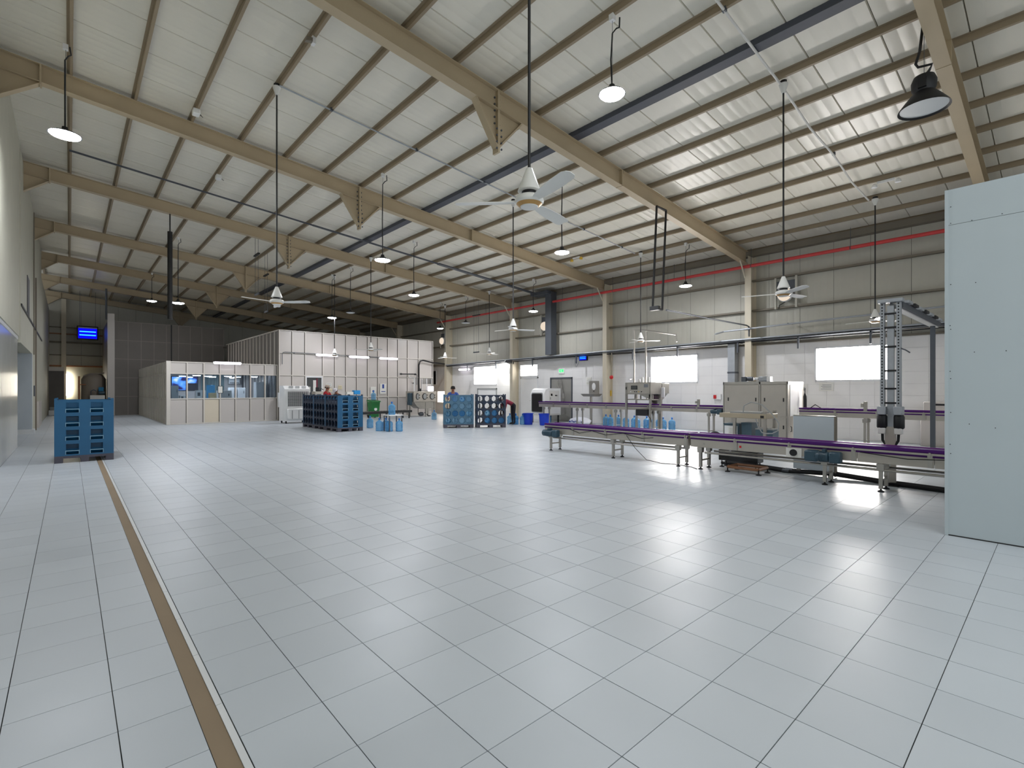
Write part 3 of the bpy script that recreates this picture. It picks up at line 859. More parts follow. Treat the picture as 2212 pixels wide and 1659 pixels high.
# wall fittings -----------------------------------------------------
def tray_z(y): return 3.46 - .012 * y
ct = T('cable_tray', 'long grey tray of pipes fixed along the top of the white wall tiles', 'cable tray', (18.2, 13, 0))
for (ya, yb) in ((-14.5, -5.0), (-5.0, 4.0), (4.0, 13.6)):
    za, zb = tray_z(13 + ya), tray_z(13 + yb)
    MB().hexa([(-.12, ya, za - .03), (.3, ya, za - .03), (.3, yb, zb - .03), (-.12, yb, zb - .03), (-.12, ya, za - .015), (.3, ya, za - .015), (.3, yb, zb - .015), (-.12, yb, zb - .015)]).build('tray_section', 'galv_dark', ct)
    for (dx, dz, r, m) in ((-.1, .04, .03, 'galv'), (0.02, .03, .022, 'steel'), (.1, .03, .022, 'galv_dark'), (-.04, -.06, .02, 'black')):
        MB().tube([(dx, ya, za + dz), (dx, (ya + yb) / 2, (za + zb) / 2 + dz - (.05 if m == 'black' else 0)), (dx, yb, zb + dz)], r, 8).build('pipe', m, ct)
for y in (1.6, 3.9, 5.9, 7.9, 10.3, 12.4, 15.6, 18.6, 21.6, 24.3):
    z = tray_z(y)
    MB().box(-.1, .3, y - 13 - .02, y - 13 + .02, z - .07, z - .03).box(-.1, -.05, y - 13 - .025, y - 13 + .025, z - .42, z - .03).build('tray_bracket', 'galv_dark', ct)
hp = T('high_pipe', 'thin grey pipe above the wall tray near the gantry', 'pipe', (18.1, 5, 3.85))
MB().tube([(-.3, 3.6, -.2), (0, 3.4, -.1), (0, 0, 0), (0, -7, .15)], .03, 8).build('pipe_run', 'galv', hp)
for y in (-2, 1.2): box(-.04, .4, y - .015, y + .015, -.02, .0).build('clip', 'galv_dark', hp)
gp = T('duct_post', 'grey boxed duct dropping down the wall beside the washing machine', 'duct', (18.35, 8.2, 0))
box(-.1, .2, -.13, .13, .02, tray_z(8.2) - .05).build('duct_body', 'galv', gp); box(-.11, .21, -.14, .14, 2.2, 2.26).build('joint_band', 'galv_dark', gp); box(-.11, .21, -.14, .14, 1.1, 1.16).build('joint_band', 'galv_dark', gp)
wl_lab = ['round wall lamp on a frame near the first wall column', 'round wall lamp on a frame beside the grey drop duct', 'glowing round wall lamp beyond the tall white room corner']
for k, (y, z) in enumerate(((6.39, 4.87), (17.93, 4.88), (27.35, 4.8))):
    w = T('wall_lamp', wl_lab[k], 'lamp', (18.4, y, z))
    for sy in (-.33, .33): box(0, .1, sy - .03, sy + .03, -.46, .62).build('upright', 'wall_sheet', w)
    box(.05, .1, -.33, .33, .1, .5).build('back_plate', 'galv_dark', w)
    MB().lathe([(.24, .02), (.25, -.06), (.2, -.14), (.12, -.16)], (0, 0, 0), 24, 'x').build('housing', 'white_plastic', w)
    MB().lathe([(.225, -.1), (.2, -.16), (.1, -.19), (.01, -.2)], (0, 0, 0), 24, 'x').build('lens', 'wall_lamp_glass', w)
    MB().tube([(0, 0, -.24), (-.02, .1, -.3), (0, .2, -.34), (0, .22, -.46)], .012, 6).build('cable', 'black', w)
u1 = T('insect_lamp', 'blue glowing insect lamp on the white wall above the door', 'insect lamp', (18.5, 15.5, 3.0))
bbox(0, .1, -.24, .24, 0, .34, b=.01).build('case', 'black', u1); box(-.004, 0, -.21, .21, .03, .3).build('back_glow', 'uv_glow', u1)
for z in (.1, .17, .24): MB().tube([(-.015, -.18, z), (-.015, .18, z)], .012, 8).build('tube', 'uv_tube', u1)
MB().tube([(.05, .24, .1), (.05, .34, -.15), (.05, .46, -.3), (.05, .55, -.1), (.05, .57, .4)], .01, 5).build('cable', 'grey_plastic', u1)
u2 = T('insect_lamp', 'blue glowing insect lamp hanging in the side aisle', 'insect lamp', (.93, 43.8, 5.0))
bbox(-.55, .55, -.06, .12, -.06, .86, b=.02).build('case', 'black', u2); box(-.48, .48, -.07, -.06, .02, .7).build('back_glow', 'uv_glow', u2)
box(-.48, .48, -.08, -.06, .7, .78).build('top_panel', 'offwhite', u2)
for sx in (-.4, .4): MB().tube([(sx, .03, .84), (sx, .03, 3.2)], .01, 5).build('hanger_rod', 'galv_dark', u2)
for z in (.25, .48): MB().tube([(-.42, -.1, z), (.42, -.1, z)], .035, 8).build('tube', 'uv_tube', u2)
ex = T('exit_sign', 'small green lit exit sign above the grey double door', 'sign', (18.55, 16.95, 2.4))
bbox(0, .05, -.2, .2, 0, .26, b=.006).build('case', 'white_plastic', ex)
box(-.003, 0, -.15, .15, .08, .22).build('green_face', 'exit_green', ex)
# running figure and arrow, flat white print
MB().box(-.005, -.003, -.02, .015, .11, .17).box(-.005, -.003, -.012, .01, .178, .2).hexa([(-.005, -.05, .085), (-.005, -.02, .12), (-.003, -.02, .12), (-.003, -.05, .085), (-.005, -.05, .1), (-.005, -.02, .135), (-.003, -.02, .135), (-.003, -.05, .1)]).box(-.005, -.003, .04, .11, .14, .155).build('print', 'white_plastic', ex)
sb = T('switch_box', 'red and white switch box on the wall tiles by the washing machine', 'switch', (18.52, 8.87, 1.22))
box(0, .06, -.15, .15, 0, .2).build('case', 'white_plastic', sb); box(-.02, 0, .02, .13, .03, .17).build('red_switch', 'red', sb)
for (y, z, w, h, lb, m) in ((5.87, 1.45, .22, .34, 'grey call point plate on the wall behind the washing machine', 'offwhite'), (5.21, 1.55, .42, .28, 'pale notice sheet below the gantry window', 'paper'), (15.2, 1.85, .3, .34, 'faint notice sheet on the wall beside the grey double door', 'paper')):
    p = T('wall_notice', lb, 'notice', (18.585, y, z))
    box(-.004, .004, -w/2, w/2, 0, h).build('sheet', m, p)
    if m == 'paper':
        for q in range(4): box(-.006, -.004, -w * .36, w * (.36 - .1 * (q % 2)), h * (.2 + q * .17), h * (.2 + q * .17) + .012).build('text_line', 'ink', p)
    else: MB().lathe([(.05, 0), (.06, -.02), (.03, -.03)], (-.004, 0, h * .5), 16, 'x').build('ring', 'grey_plastic', p)
fl = T('flood_lamp', 'black floodlight washing the wall beside the large window with white light', 'lamp', (18.1, 20.4, 3.1))
MB().hexa([(-.12, -.25, -.02), (.14, -.2, -.1), (.14, .2, -.1), (-.12, .25, -.02), (-.1, -.25, .12), (.16, -.2, .04), (.16, .2, .04), (-.1, .25, .12)]).build('housing', 'black', fl)
MB().hexa([(-.1, .18, -.035), (.13, .17, -.11), (.13, .24, -.1), (-.1, .252, -.03), (-.1, .18, -.03), (.13, .17, -.1), (.13, .26, .02), (-.1, .262, .1)]).build('lens', 'flood', fl)
MB().tube([(.05, .0, -.1), (.08, .05, -.4), (.2, .2, -.6), (.3, .25, -.62)], .012, 5).build('cable', 'black', fl)
sp = bpy.data.lights.new('flood_beam', 'SPOT'); sp.energy = 130; sp.spot_size = radians(120); sp.spot_blend = .6; sp.shadow_soft_size = .12; sp.color = (1, 1, .97)
so = bpy.data.objects.new('flood_beam', sp); so.parent = fl; so.location = (-.02, .5, .0)
so.rotation_euler = Vector((.55, .6, -.75)).to_track_quat('-Z', 'Y').to_euler(); COL.objects.link(so)
# tube lamps on the office and the tall room
def tube_lamp(label, x, y, z, L, rx=False, axis='x'):
    t = T('tube_lamp', label, 'lamp', (x, y, z), group='white tube lamps on the panel walls')
    if axis == 'x':
        bbox(-L/2, L/2, .0, .08, -.05, .06, b=.01).build('housing', 'white_plastic', t)
        MB().tube([(-L/2 + .02, -.03, 0), (-L/2 + .05, -.04, 0), (L/2 - .05, -.04, 0), (L/2 - .02, -.03, 0)], [.03, .06, .06, .03], 12).build('diffuser', 'tube_lens', t)
    else:
        bbox(0, .08, -L/2, L/2, -.05, .06, b=.01).build('housing', 'white_plastic', t)
        MB().tube([(-.03, -L/2 + .02, 0), (-.04, -L/2 + .05, 0), (-.04, L/2 - .05, 0), (-.03, L/2 - .02, 0)], [.03, .06, .06, .03], 12).build('diffuser', 'tube_lens', t)
    return t
tube_lamp('white tube lamp on the top edge of the office', 5.69, 26.9, 2.87, 1.2)
tube_lamp('white tube lamp on the tall room above the serving hatch', 10.43, 26.7, 3.46, 1.2)
tube_lamp('white tube lamp in the middle of the tall white room front', 12.27, 26.7, 3.44, 1.2)
tube_lamp('white tube lamp on the tall room above the green bin', 14.1, 26.7, 3.43, 1.2)
tube_lamp('short tube lamp on the side wall beside the large window', 18.5, 25.1, 2.86, 1.1, axis='y')

# ================================================================== CONVEYORS AND MACHINES
def motor(name, parent, x, y, z, L=.34, r=.085, axis='y', sgn=1):
    t = MB().lathe([(r * .55, -.02), (r * .95, .0), (r, .02), (r, L * .62), (r * .9, L * .64), (r * .9, L * .68), (r * .98, L * .7), (r * .98, L * .95), (r * .8, L)], (0, 0, 0), 16, axis).build(name, 'motor_teal', parent)
    t.location = (x, y, z)
    if sgn < 0: t.rotation_euler = (0, 0, pi)
    for q in range(7):
        f = MB()
        for a in range(0, 360, 30):
            pass
        f.lathe([(r * 1.06, 0), (r * 1.06, .008)], (0, .03 + q * (L * .55 / 7), 0) if axis == 'y' else (.03 + q * (L * .55 / 7), 0, 0), 16, axis).build('cooling_fin', 'motor_teal', t)
    box(-.05, .05, L * .2, L * .45, r * .9, r * 1.5).build('terminal_box', 'motor_teal', t)
    bbox(-.08, .08, -.18, -.01, -.09, .09, b=.02).build('gearbox', 'motor_teal', t)
    return t

def conveyor(label, x0, x1, ya, yb, zt, leg_ys, seg=1.0, depth=.15, low_rail=.345, purple=True, motor_at=None, group=None):
    """belt line along y between ya < yb; x0 is the side that faces the hall"""
    t = T('belt_conveyor', label, 'conveyor', (x0, yb, 0), group=group)
    L = yb - ya; w = x1 - x0
    box(.03, w - .03, -L, 0, zt - .03, zt).build('belt', 'purple', t)
    for sx in (0, w):
        s_ = -1 if sx == 0 else 1
        box(sx - .02, sx + .02, -L, 0, zt - .035, zt + .012).build('side_guide', 'purple' if sx == 0 else 'purple_rim', t)
        box(sx + s_ * .02 - .012, sx + s_ * .02 + .012, -L, 0, zt - .072, zt - .042).build('guide_rail', 'steel_satin', t)
        box(sx - .012, sx + .012, -L, 0, zt - .105, zt - .075).build('wear_strip', 'purple', t)
        n = max(1, int(round(L / seg)))
        for q in range(n):
            a, b = -L + q * L / n, -L + (q + 1) * L / n
            box(sx - .008, sx + .008, a + .004, b - .004, zt - .105 - depth, zt - .105).build('side_panel', 'steel_satin', t)
            for e in (a + .05,):
                MB().box(sx + s_ * .008 - .006, sx + s_ * .008 + .006, e - .03, e + .03, zt - .105 - depth, zt - .06).box(sx + s_ * .03 - .012, sx + s_ * .03 + .012, e - .012, e + .012, zt - .09, zt - .03).build('bracket', 'steel', t)
    box(0, w, -L, -L + .02, zt - .25, zt - .04).build('end_plate', 'steel_satin', t)
    box(0, w, -.02, 0, zt - .25, zt - .04).build('end_plate', 'steel_satin', t)
    for y in leg_ys:
        for sx in (.02, w - .02):
            lg = MB().box(sx - .025, sx + .025, y - yb - .025, y - yb + .025, .05, zt - .12).build('leg', 'steel', t)
            MB().hexa([(sx - .045, y - yb - .045, zt - .36), (sx + .045, y - yb - .045, zt - .36), (sx + .045, y - yb + .045, zt - .36), (sx - .045, y - yb + .045, zt - .36)] + [(sx - .05, y - yb - .05, zt - .26), (sx + .05, y - yb - .05, zt - .26), (sx + .05, y - yb + .05, zt - .26), (sx - .05, y - yb + .05, zt - .26)]).build('leg_clamp', 'steel', lg)
            MB().lathe([(.045, 0), (.045, .012), (.012, .03), (.012, .06)], (sx, y - yb, 0), 12).build('foot', 'rubber', lg)
        box(.02, w - .02, y - yb - .015, y - yb + .015, .17, .2).build('cross_bar', 'steel', t)
    if low_rail:
        MB().tube([(.0, -L + .2, low_rail), (.0, -.3, low_rail)], .02, 8).build('lower_rail', 'steel', t)
        MB().tube([(w, -L + .2, low_rail), (w, -.3, low_rail)], .02, 8).build('lower_rail', 'steel', t)
    return t

c1 = conveyor('long purple belt conveyor ending in a teal motor in the open floor', 9.43, 9.82, 5.12, 9.2, .70, (9.0, 7.0, 5.35))
motor('drive_motor', c1, -.14, -.42, .47, .34, .085, 'y', 1)
MB().tube([(-.02, -.9, .6), (-.02, -1.2, .52), (-.02, -1.6, .6), (-.02, -2.0, .53), (-.02, -2.5, .6), (-.02, -3.0, .52), (-.05, -3.3, .56)], .007, 5).build('cable', 'black', c1)
MB().tube([(-.03, -2.6, .56), (-.06, -2.85, .3), (.0, -3.1, .06), (.1, -3.4, .008), (.2, -3.75, .008), (.1, -4.1, .008), (-.05, -4.3, .008)], .007, 5).build('loose_cable', 'black', c1)
c2 = conveyor('purple belt conveyor in front of the pale partition with a black fan and teal motors', 9.43, 9.82, -1.6, 5.06, .70, (4.86, 2.67, 1.9, .2), group=None)
motor('drive_motor', c2, -.13, -2.49, .49, .19, .085, 'y', 1)
bbox(-.2, -.02, -2.34, -2.14, .4, .58, b=.02).build('gear_block', 'motor_teal', c2)
box(-.02, 0, -2.05, -1.8, .42, .58).build('fan_plate', 'offwhite', c2)
MB().lathe([(.055, -.03), (.06, -.01), (.06, 0)], (-.02, -1.92, .5), 16, 'x').build('cooling_fan', 'black', c2)
MB().tube([(-.03, -2.9, .6), (-.03, -3.5, .55), (-.03, -4.2, .6), (-.03, -5.0, .54)], .007, 5).build('cable', 'black', c2)
box(-.012, -.008, -1.02, -.98, .5, .54).build('red_mark', 'red', c2)
box(-.012, -.008, -.3 + .0, -.26, .5, .54).build('bolt_plate', 'steel', c2)
c3 = conveyor('high purple belt conveyor along the wall from the white washer to the steel machine', 16.2, 16.6, 7.45, 16.2, 1.05, (15.9, 13.9, 11.9, 10.2, 8.05), low_rail=None, depth=.13)
motor('drive_motor', c3, -.1, -8.5, .86, .22, .07, 'y', 1)
for y in (9.88, 8.41): 
    MB().box(-.03, .03, y - 16.2 - .04, y - 16.2 + .04, 1.0, 1.26).box(-.05, .0, y - 16.2 + .04, y - 16.2 + .1, 1.12, 1.2).build('sensor_post', 'steel', c3)
c4 = conveyor('high purple belt conveyor leaving the steel machine towards the pale partition', 16.2, 16.6, -1.6, 5.25, 1.05, (4.6, 3.62, 1.4), low_rail=None, depth=.13)
MB().box(-.03, .03, 3.6 - 5.25 - .04, 3.6 - 5.25 + .04, 1.0, 1.27).box(-.05, .0, 3.6 - 5.25 + .04, 3.6 - 5.25 + .1, 1.12, 1.22).build('sensor_post', 'steel', c4)
MB().tube([(.05, -.15, .95), (.1, -.4, 1.16), (.15, -.7, .95)], .015, 6).build('hose', 'black', c4)

# ---- big stainless washing machine
wm = T('washing_machine', 'large stainless steel bottle washing cabinet with black handle slots', 'machine', (15.9, 5.45, 0))
Lm, Hm, Dm = 1.95, 1.84, 1.3
MB().box(0, Dm, 0, Lm, .1, Hm).build('cabinet', 'steel_satin', wm)
def door_panel(y0, y1, z0, z1, handles):
    d = bbox(-.014, 0, y0 + .015, y1 - .015, z0 + .015, z1 - .015, b=.004).build('door_panel', 'steel_satin', wm)
    for (hy, hz) in handles:
        box(-.02, -.013, hy - .018, hy + .018, hz - .055, hz + .055).build('handle_slot', 'black', d)
door_panel(.03, .78, .78, 1.76, [(.12, 1.29), (.66, 1.29)])
door_panel(.82, 1.93, .78, 1.76, [(.92, 1.29), (1.78, 1.29)])
door_panel(.03, .78, .12, .76, [(.12, .47)])
door_panel(.82, 1.93, .12, .76, [(.92, .47)])
box(-.02, 0, .78, .82, .1, Hm).build('centre_post', 'steel', wm)
box(-.02, 0, 0, .03, .1, Hm).build('corner_post', 'steel', wm); box(-.02, 0, Lm - .03, Lm, .1, Hm).build('corner_post', 'steel', wm)
box(-.02, 0, 0, Lm, Hm - .08, Hm).build('top_rail', 'steel', wm)
box(.15, 1.15, -.012, 0, .8, 1.75).build('side_sheet', 'white_plastic', wm)
for (x, y) in ((.06, .06), (.06, Lm - .06), (Dm - .06, .06), (Dm - .06, Lm - .06)):
    MB().lathe([(.04, 0), (.04, .012), (.015, .03), (.015, .1)], (x, y, 0), 10).build('foot', 'rubber', wm)
MB().tube([(.02, -.06, .5), (-.0, -.1, .5), (-.0, -.1, .36), (.02, -.06, .36)], .012, 6).build('pull_handle', 'black', wm)
mt = MB().lathe([(.05, 0), (.07, .02), (.07, .18), (.05, .22)], (.4, 1.15, Hm + .1), 14, 'y').build('top_motor', 'galv_dark', wm)
MB().lathe([(.045, 0), (.05, .1)], (.4, 1.0, Hm + .1), 12, 'y').build('coupling', 'white_plastic', mt)
mt2 = bbox(.32, .48, .72, .98, Hm + .02, Hm + .17, b=.02).build('pump_head', 'galv', wm); box(.3, .5, .62, .72, Hm + .01, Hm + .16).build('end_cover', 'white_plastic', mt2)
box(.3, .5, 1.36, 1.5, Hm, Hm + .17).build('gear_block', 'galv_dark', wm); box(.25, .55, .6, 1.6, Hm, Hm + .015).build('base_plate', 'galv', wm)
MB().lathe([(.05, .4), (.05, .75), (.03, .82), (.012, .86), (.012, 1.0)], (1.0, -.14, .64), 14).build('gas_bottle', 'black', wm)

# ---- filling and capping machine
fmach = T('filling_machine', 'stainless filling machine with a touch screen standing over the high conveyor', 'machine', (15.95, 10.14, 0))
for (x, y) in ((0, 0), (0, 1.05), (.68, 0), (.68, 1.05)):
    l = box(x, x + .07, y, y + .07, .02, 1.43).build('leg', 'steel', fmach); MB().lathe([(.05, 0), (.05, .012), (.015, .03)], (x + .035, y + .035, 0), 10).build('foot', 'rubber', l)
hd = bbox(0, .75, 0, 1.12, 1.42, 1.87, b=.008).build('control_cabinet', 'steel', fmach)
box(-.012, 0, .04, 1.0, 1.45, 1.84).build('front_panel', 'steel_satin', hd)
box(-.02, -.012, .56, .84, 1.6, 1.75).build('screen_bezel', 'black', hd); box(-.024, -.02, .59, .81, 1.62, 1.73).build('screen', 'grille_dark', hd)
for (y, m) in ((.85, 'white_plastic'), (.68, 'black'), (.6, 'black'), (.5, 'yellow'), (.38, 'black')): MB().lathe([(.02, 0), (.018, -.02)], (-.012, y, 1.52), 10, 'x').build('button', m, hd)
box(-.014, -.012, .1, .28, 1.68, 1.8).build('name_plate', 'ink', hd); box(-.02, -.01, 1.05, 1.08, 1.6, 1.7).build('lock', 'black', hd)
box(.1, .7, .05, 1.07, 1.2, 1.24).build('fill_bar', 'steel', fmach)
for q in range(4): MB().lathe([(.03, 0), (.03, .12), (.02, .2)], (.45, .2 + q * .26, 1.22), 10).build('nozzle', 'steel', fmach)
MB().hexa([(.0, .05, 1.24), (.06, .05, 1.24), (.06, .5, 1.42), (.0, .5, 1.42), (.0, .0, 1.42), (.06, .0, 1.42), (.06, .6, 1.43), (.0, .6, 1.43)]).build('chute', 'steel', fmach)
box(-.02, .12, .12, .62, .62, .86).build('drive_box', 'black', fmach)
MB().tube([(0, .15, .7), (-.02, .08, .6), (-.02, .0, .55), (.0, -.02, .4)], .015, 6).build('hose', 'black', fmach)
for (y, h) in ((.28, .2), (.55, .2), (.7, .12)): MB().lathe([(.045, 0), (.045, h)], (.3, y, 1.87), 12).build('top_canister', 'offwhite', fmach)
MB().tube([(.65, 1.15, 1.87), (.65, 1.15, 3.95), (.65, .75, 3.92), (.65, -.65, 3.62), (.65, -.68, 3.35)], .03, 8).build('supply_pipe', 'steel', fmach)
MB().tube([(.65, .62, 1.87), (.65, .62, 3.85)], .035, 8).build('supply_pipe', 'steel', fmach)
MB().tube([(.4, 1.2, 2.0), (.65, 1.2, 2.02)], .02, 6).build('valve', 'steel', fmach)
cp = T('capping_unit', 'bottle capping unit with hopper attached beside the filling machine', 'machine', (16.84, 10.14, 0))
for y in (.08, .42): 
    l = box(-.02, .05, y, y + .06, .02, 1.35).build('leg', 'steel', cp)
bbox(-.1, .4, .0, .55, 1.45, 1.84, b=.01).build('hopper_top', 'wood_rust' if False else 'steel', cp)
MB().hexa([(.05, .3, 1.05), (.2, .3, 1.05), (.2, .42, 1.05), (.05, .42, 1.05), (-.1, .05, 1.46), (.4, .05, 1.46), (.4, .5, 1.46), (-.1, .5, 1.46)]).build('hopper_cone', 'steel', cp)
bbox(-.16, -.1, -.12, .1, 1.3, 1.68, b=.01).build('side_box', 'white_plastic', cp)
box(-.13, -.1, .15, .4, 1.38, 1.56).build('valve_block', 'galv_dark', cp)
MB().hexa([(-.1, .3, .95), (.0, .3, .95), (.0, .36, .95), (-.1, .36, .95), (-.1, .55, 1.3), (.0, .55, 1.3), (.0, .6, 1.3), (-.1, .6, 1.3)]).build('cap_chute', 'steel', cp)

# ---- steel wash table with hose, bins below
tb = T('wash_table', 'stainless wash table with a deep apron and a looped hose', 'table', (13.0, 4.96, 0))
bbox(0, .75, 0, 1.2, .86, .98, b=.008).build('table_top', 'steel_tan', tb)
MB().box(.08, .6, .15, .95, .98, 1.02).build('basin_rim', 'grey_plastic', tb)
for (x, y) in ((.03, .02), (.03, .78), (.65, .02), (.65, 1.1)): box(x, x + .07, y, y + .07, 0, .87 if y > .1 else 1.05).build('leg', 'steel', tb)
box(-.01, .0, .06, .14, .88, .94).build('tap_plate', 'black', tb)
MB().tube([(-.03, .56, 1.0), (-.04, .53, 1.19), (-.04, .35, 1.28), (-.04, .09, 1.22), (-.04, -.16, .99), (-.04, -.31, .77), (-.04, -.29, .59), (-.04, -.16, .51), (-.04, -.02, .5), (-.04, .09, .52), (-.04, .18, .66), (-.04, .24, .86)], .014, 8).build('hose', 'grey_plastic', tb)
for k, (y, z, w, h, lb) in enumerate(((5.95, 0, .42, .66, 'slate waste bin with a white notice under the wash table'), (5.55, 0, .28, .70, 'narrow slate bin under the middle of the wash table'), (5.1, 0, .44, .57, 'low slate crate at the front of the wash table'))):
    b = T('waste_bin', lb, 'bin', (13.25 + .05 * (k == 2), y, 0))
    if k == 2: b.location.x = 13.22
    MB().hexa([(.02, -w/2 + .02, 0), (.38, -w/2 + .02, 0), (.38, w/2 - .02, 0), (.02, w/2 - .02, 0), (0, -w/2 + .01, h), (.4, -w/2 + .01, h), (.4, w/2 - .01, h), (0, w/2 - .01, h)]).build('body', 'bin_slate', b)
    box(-.015, .41, -w/2 + .003, w/2 - .003, h, h + .03).build('lid', 'bin_slate' if k != 2 else 'grey_plastic', b)
    if k == 0:
        box(-.03, -.01, -.17, .17, .34, .63).build('notice_board', 'white_plastic', b); box(-.034, -.03, -.14, .06, .38, .58).build('notice_sheet', 'paper', b)
        for q in range(4): box(-.036, -.034, -.11, .03, .54 - q * .035, .548 - q * .035).build('text_line', 'ink', b)
whl = T('hand_truck_wheel', 'black wheel leaning beside the slate waste bin', 'wheel', (13.3, 6.42, 0))
MB().lathe([(.14, -.03), (.2, -.03), (.22, -.01), (.22, .01), (.2, .03), (.14, .03)], (0, 0, .225), 20, 'x').build('tyre', 'rubber', whl); MB().lathe([(.14, -.02), (.14, .02)], (0, 0, .225), 16, 'x').build('hub', 'grey_plastic', whl)

# ---- guard panel, gantry, hoses
gpn = T('guard_panel', 'plain grey guard panel standing behind the front conveyor', 'panel', (10.3, 2.76, 0))
bbox(0, .1, 0, .68, .1, 1.1, b=.006).build('sheet', 'board_white', gpn); box(0, .1, .0, .68, 1.1, 1.115).build('top_edge', 'steel', gpn); box(-.004, .104, -.02, 0, .02, 1.11).build('side_post', 'girt', gpn)
for y in (.08, .6): box(.02, .08, y - .03, y + .03, 0, .1).build('foot', 'steel', gpn)
ga = T('gantry', 'tall perforated steel gantry post with two servo drives and an overhead arm', 'gantry', (10.2, 1.92, 0))
for sy in (-.11, .11):
    p = MB().box(-.02, .08, sy - .028, sy + .028, 1.3, 3.06).build('channel_post', 'galv', ga)
    for q in range(34): box(-.024, -.019, sy - .009, sy + .009, 1.36 + q * .05, 1.385 + q * .05).build('slot', 'black', p)
    bbox(-.1, .1, sy - .06, sy + .06, 1.18, 1.32, b=.01).build('servo_cap', 'galv', ga)
    sv = MB().lathe([(.06, 0), (.075, .02), (.075, .2), (.06, .23)], (0, sy * 1.05, .95), 12).build('servo_drive', 'black', ga)
    bbox(-.07, .07, sy - .05, sy + .05, .86, .96, b=.008).build('servo_plug', 'offwhite', sv)
    MB().tube([(0, sy, .88), (-.01, sy * .95, .75), (0, sy * .5, .66)], .02, 8).build('hose', 'rubber', ga)
MB().box(.0, .06, -.045, .045, .7, 3.0).build('lift_post', 'galv', ga)
for z in (1.36, 1.6, 1.9, 2.3, 2.62, 2.85): box(-.01, .07, -.1, .1, z, z + .03).build('spacer', 'black', ga)
bbox(-.06, .1, -.17, .17, 3.05, 3.11, b=.006).build('head_plate', 'galv', ga)
box(-.02, .02, -.075, .075, .0, .98).build('mounting_plate', 'steel_satin', ga)
box(-.1, .1, -.12, .12, 0, .02).build('floor_plate', 'black', ga)
MB().box(.1, 3.9, -.15, -.11, 2.97, 3.06).build('arm_rail', 'galv_dark', ga); MB().box(.1, 3.9, -.01, .03, 2.97, 3.06).build('arm_rail', 'galv', ga)
box(.1, 3.9, -.11, -.01, 2.95, 2.97).build('arm_tray', 'offwhite', ga)
for q in range(7): bbox(.3 + q * .52, .62 + q * .52, -.2, -.1, 3.06, 3.11, b=.005).build('cover_link', 'black' if q % 2 else 'galv', ga)
box(3.46, 3.54, -.11, -.03, 0, 2.95).build('support_post', 'galv_dark', ga); box(3.4, 3.6, -.08, .08, 0, .012).build('floor_plate', 'galv_dark', ga)
MB().tube([(.0, -.1, 2.3), (-.02, -.2, 2.25), (-.02, -.26, 2.2)], .01, 6).build('air_tube', 'galv_dark', ga)
for k, (dx, dz, lb) in enumerate(((0, 0, 'black hose bundle on the floor behind the front conveyor'), (.18, 0, 'second black hose lying behind the front conveyor'))):
    h = T('hose', lb, 'hose', (10.45 + dx, 4.9, 0))
    MB().tube([(0, 0, .03), (-.1, -.6, .05), (-.19, -1.36, .032), (-.26, -2.15, .08), (-.22, -2.82, .032), (-.37, -3.67, .032), (-.4, -5.5, .032)], .03, 8).build('hose_run', 'rubber', h)
    MB().lathe([(.036, 0), (.036, .12)], (-.19, -1.4, .036), 10, 'y').build('coupling', 'galv_dark', h)
ub = T('control_box', 'long black control box under the front conveyor', 'control box', (10.05, 4.0, 0))
bbox(0, .3, 0, .78, .14, .36, b=.01).build('case', 'black_gloss', ub)
for (x, y) in ((.05, .05), (.25, .05), (.05, .73), (.25, .73)): MB().lathe([(.05, 0), (.05, .01), (.01, .03), (.01, .15)], (x, y, 0), 10).build('foot', 'rubber', ub)
st = T('floor_stand', 'low rusty steel stand on the floor in front of the control box', 'stand', (9.55, 3.78, 0))
for (a, b) in (((0, 0), (0, .58)), ((.42, 0), (.42, .58)), ((0, 0), (.42, 0)), ((0, .58), (.42, .58))):
    MB().tube([(a[0], a[1], .1), (b[0], b[1], .1)], .028, 4).build('beam', 'wood_rust', st)
for (x, y) in ((0, 0), (.42, 0), (0, .58), (.42, .58)): MB().lathe([(.05, 0), (.05, .012), (.012, .03), (.012, .1)], (x, y, 0), 10).build('foot', 'rubber', st)
ebx = T('wall_cabinet', 'cream box cabinet standing against the wall next to the pale partition', 'cabinet', (18.0, 1.2, 0))
bbox(0, .5, 0, 1.5, .0, .95, b=.01).build('body', 'panel_cream', ebx); box(-.01, 0, .03, .73, .05, .9).build('door', 'panel_cream', ebx); box(-.01, 0, .77, 1.47, .05, .9).build('door', 'panel_cream', ebx)
bx2 = T('wall_unit', 'cream unit with a black strip on top of the box cabinet', 'unit', (18.1, 1.3, .95))
bbox(0, .4, 0, 1.35, 0, .3, b=.01).build('body', 'panel_cream', bx2); box(-.006, 0, .5, 1.1, .2, .25).build('strip', 'black', bx2)

# ---- white bottle washer by the door, pedestal, bins
ww = T('rinser', 'white rinsing machine with a large dark window next to the grey door', 'machine', (16.75, 16.95, 0))
MB().xz([(0, .42), (1.15, .42), (1.15, 1.66), (.3, 1.66), (.12, 1.6), (.0, 1.4)], -.55, .38).build('body', 'white_plastic', ww)
MB().yz([(-.47, .55), (-.42, .5), (.24, .5), (.3, .55), (.3, 1.38), (.24, 1.45), (-.42, 1.45), (-.47, 1.38)], -.02, .0).build('window_frame', 'grey_plastic', ww)
MB().yz([(-.43, .58), (-.39, .54), (.21, .54), (.26, .58), (.26, 1.34), (.21, 1.4), (-.39, 1.4), (-.43, 1.34)], -.03, -.02).build('dark_window', 'black_gloss', ww)
for (x, z, w, h) in ((.45, 1.3, .12, .1), (.75, 1.28, .16, .06), (.4, 1.12, .04, .12), (.6, 1.0, .3, .02)): box(x, x + w, -.556, -.55, z, z + h).build('control', 'black', ww)
box(.35, 1.05, -.556, -.55, .75, 1.55).build('side_panel', 'offwhite', ww)
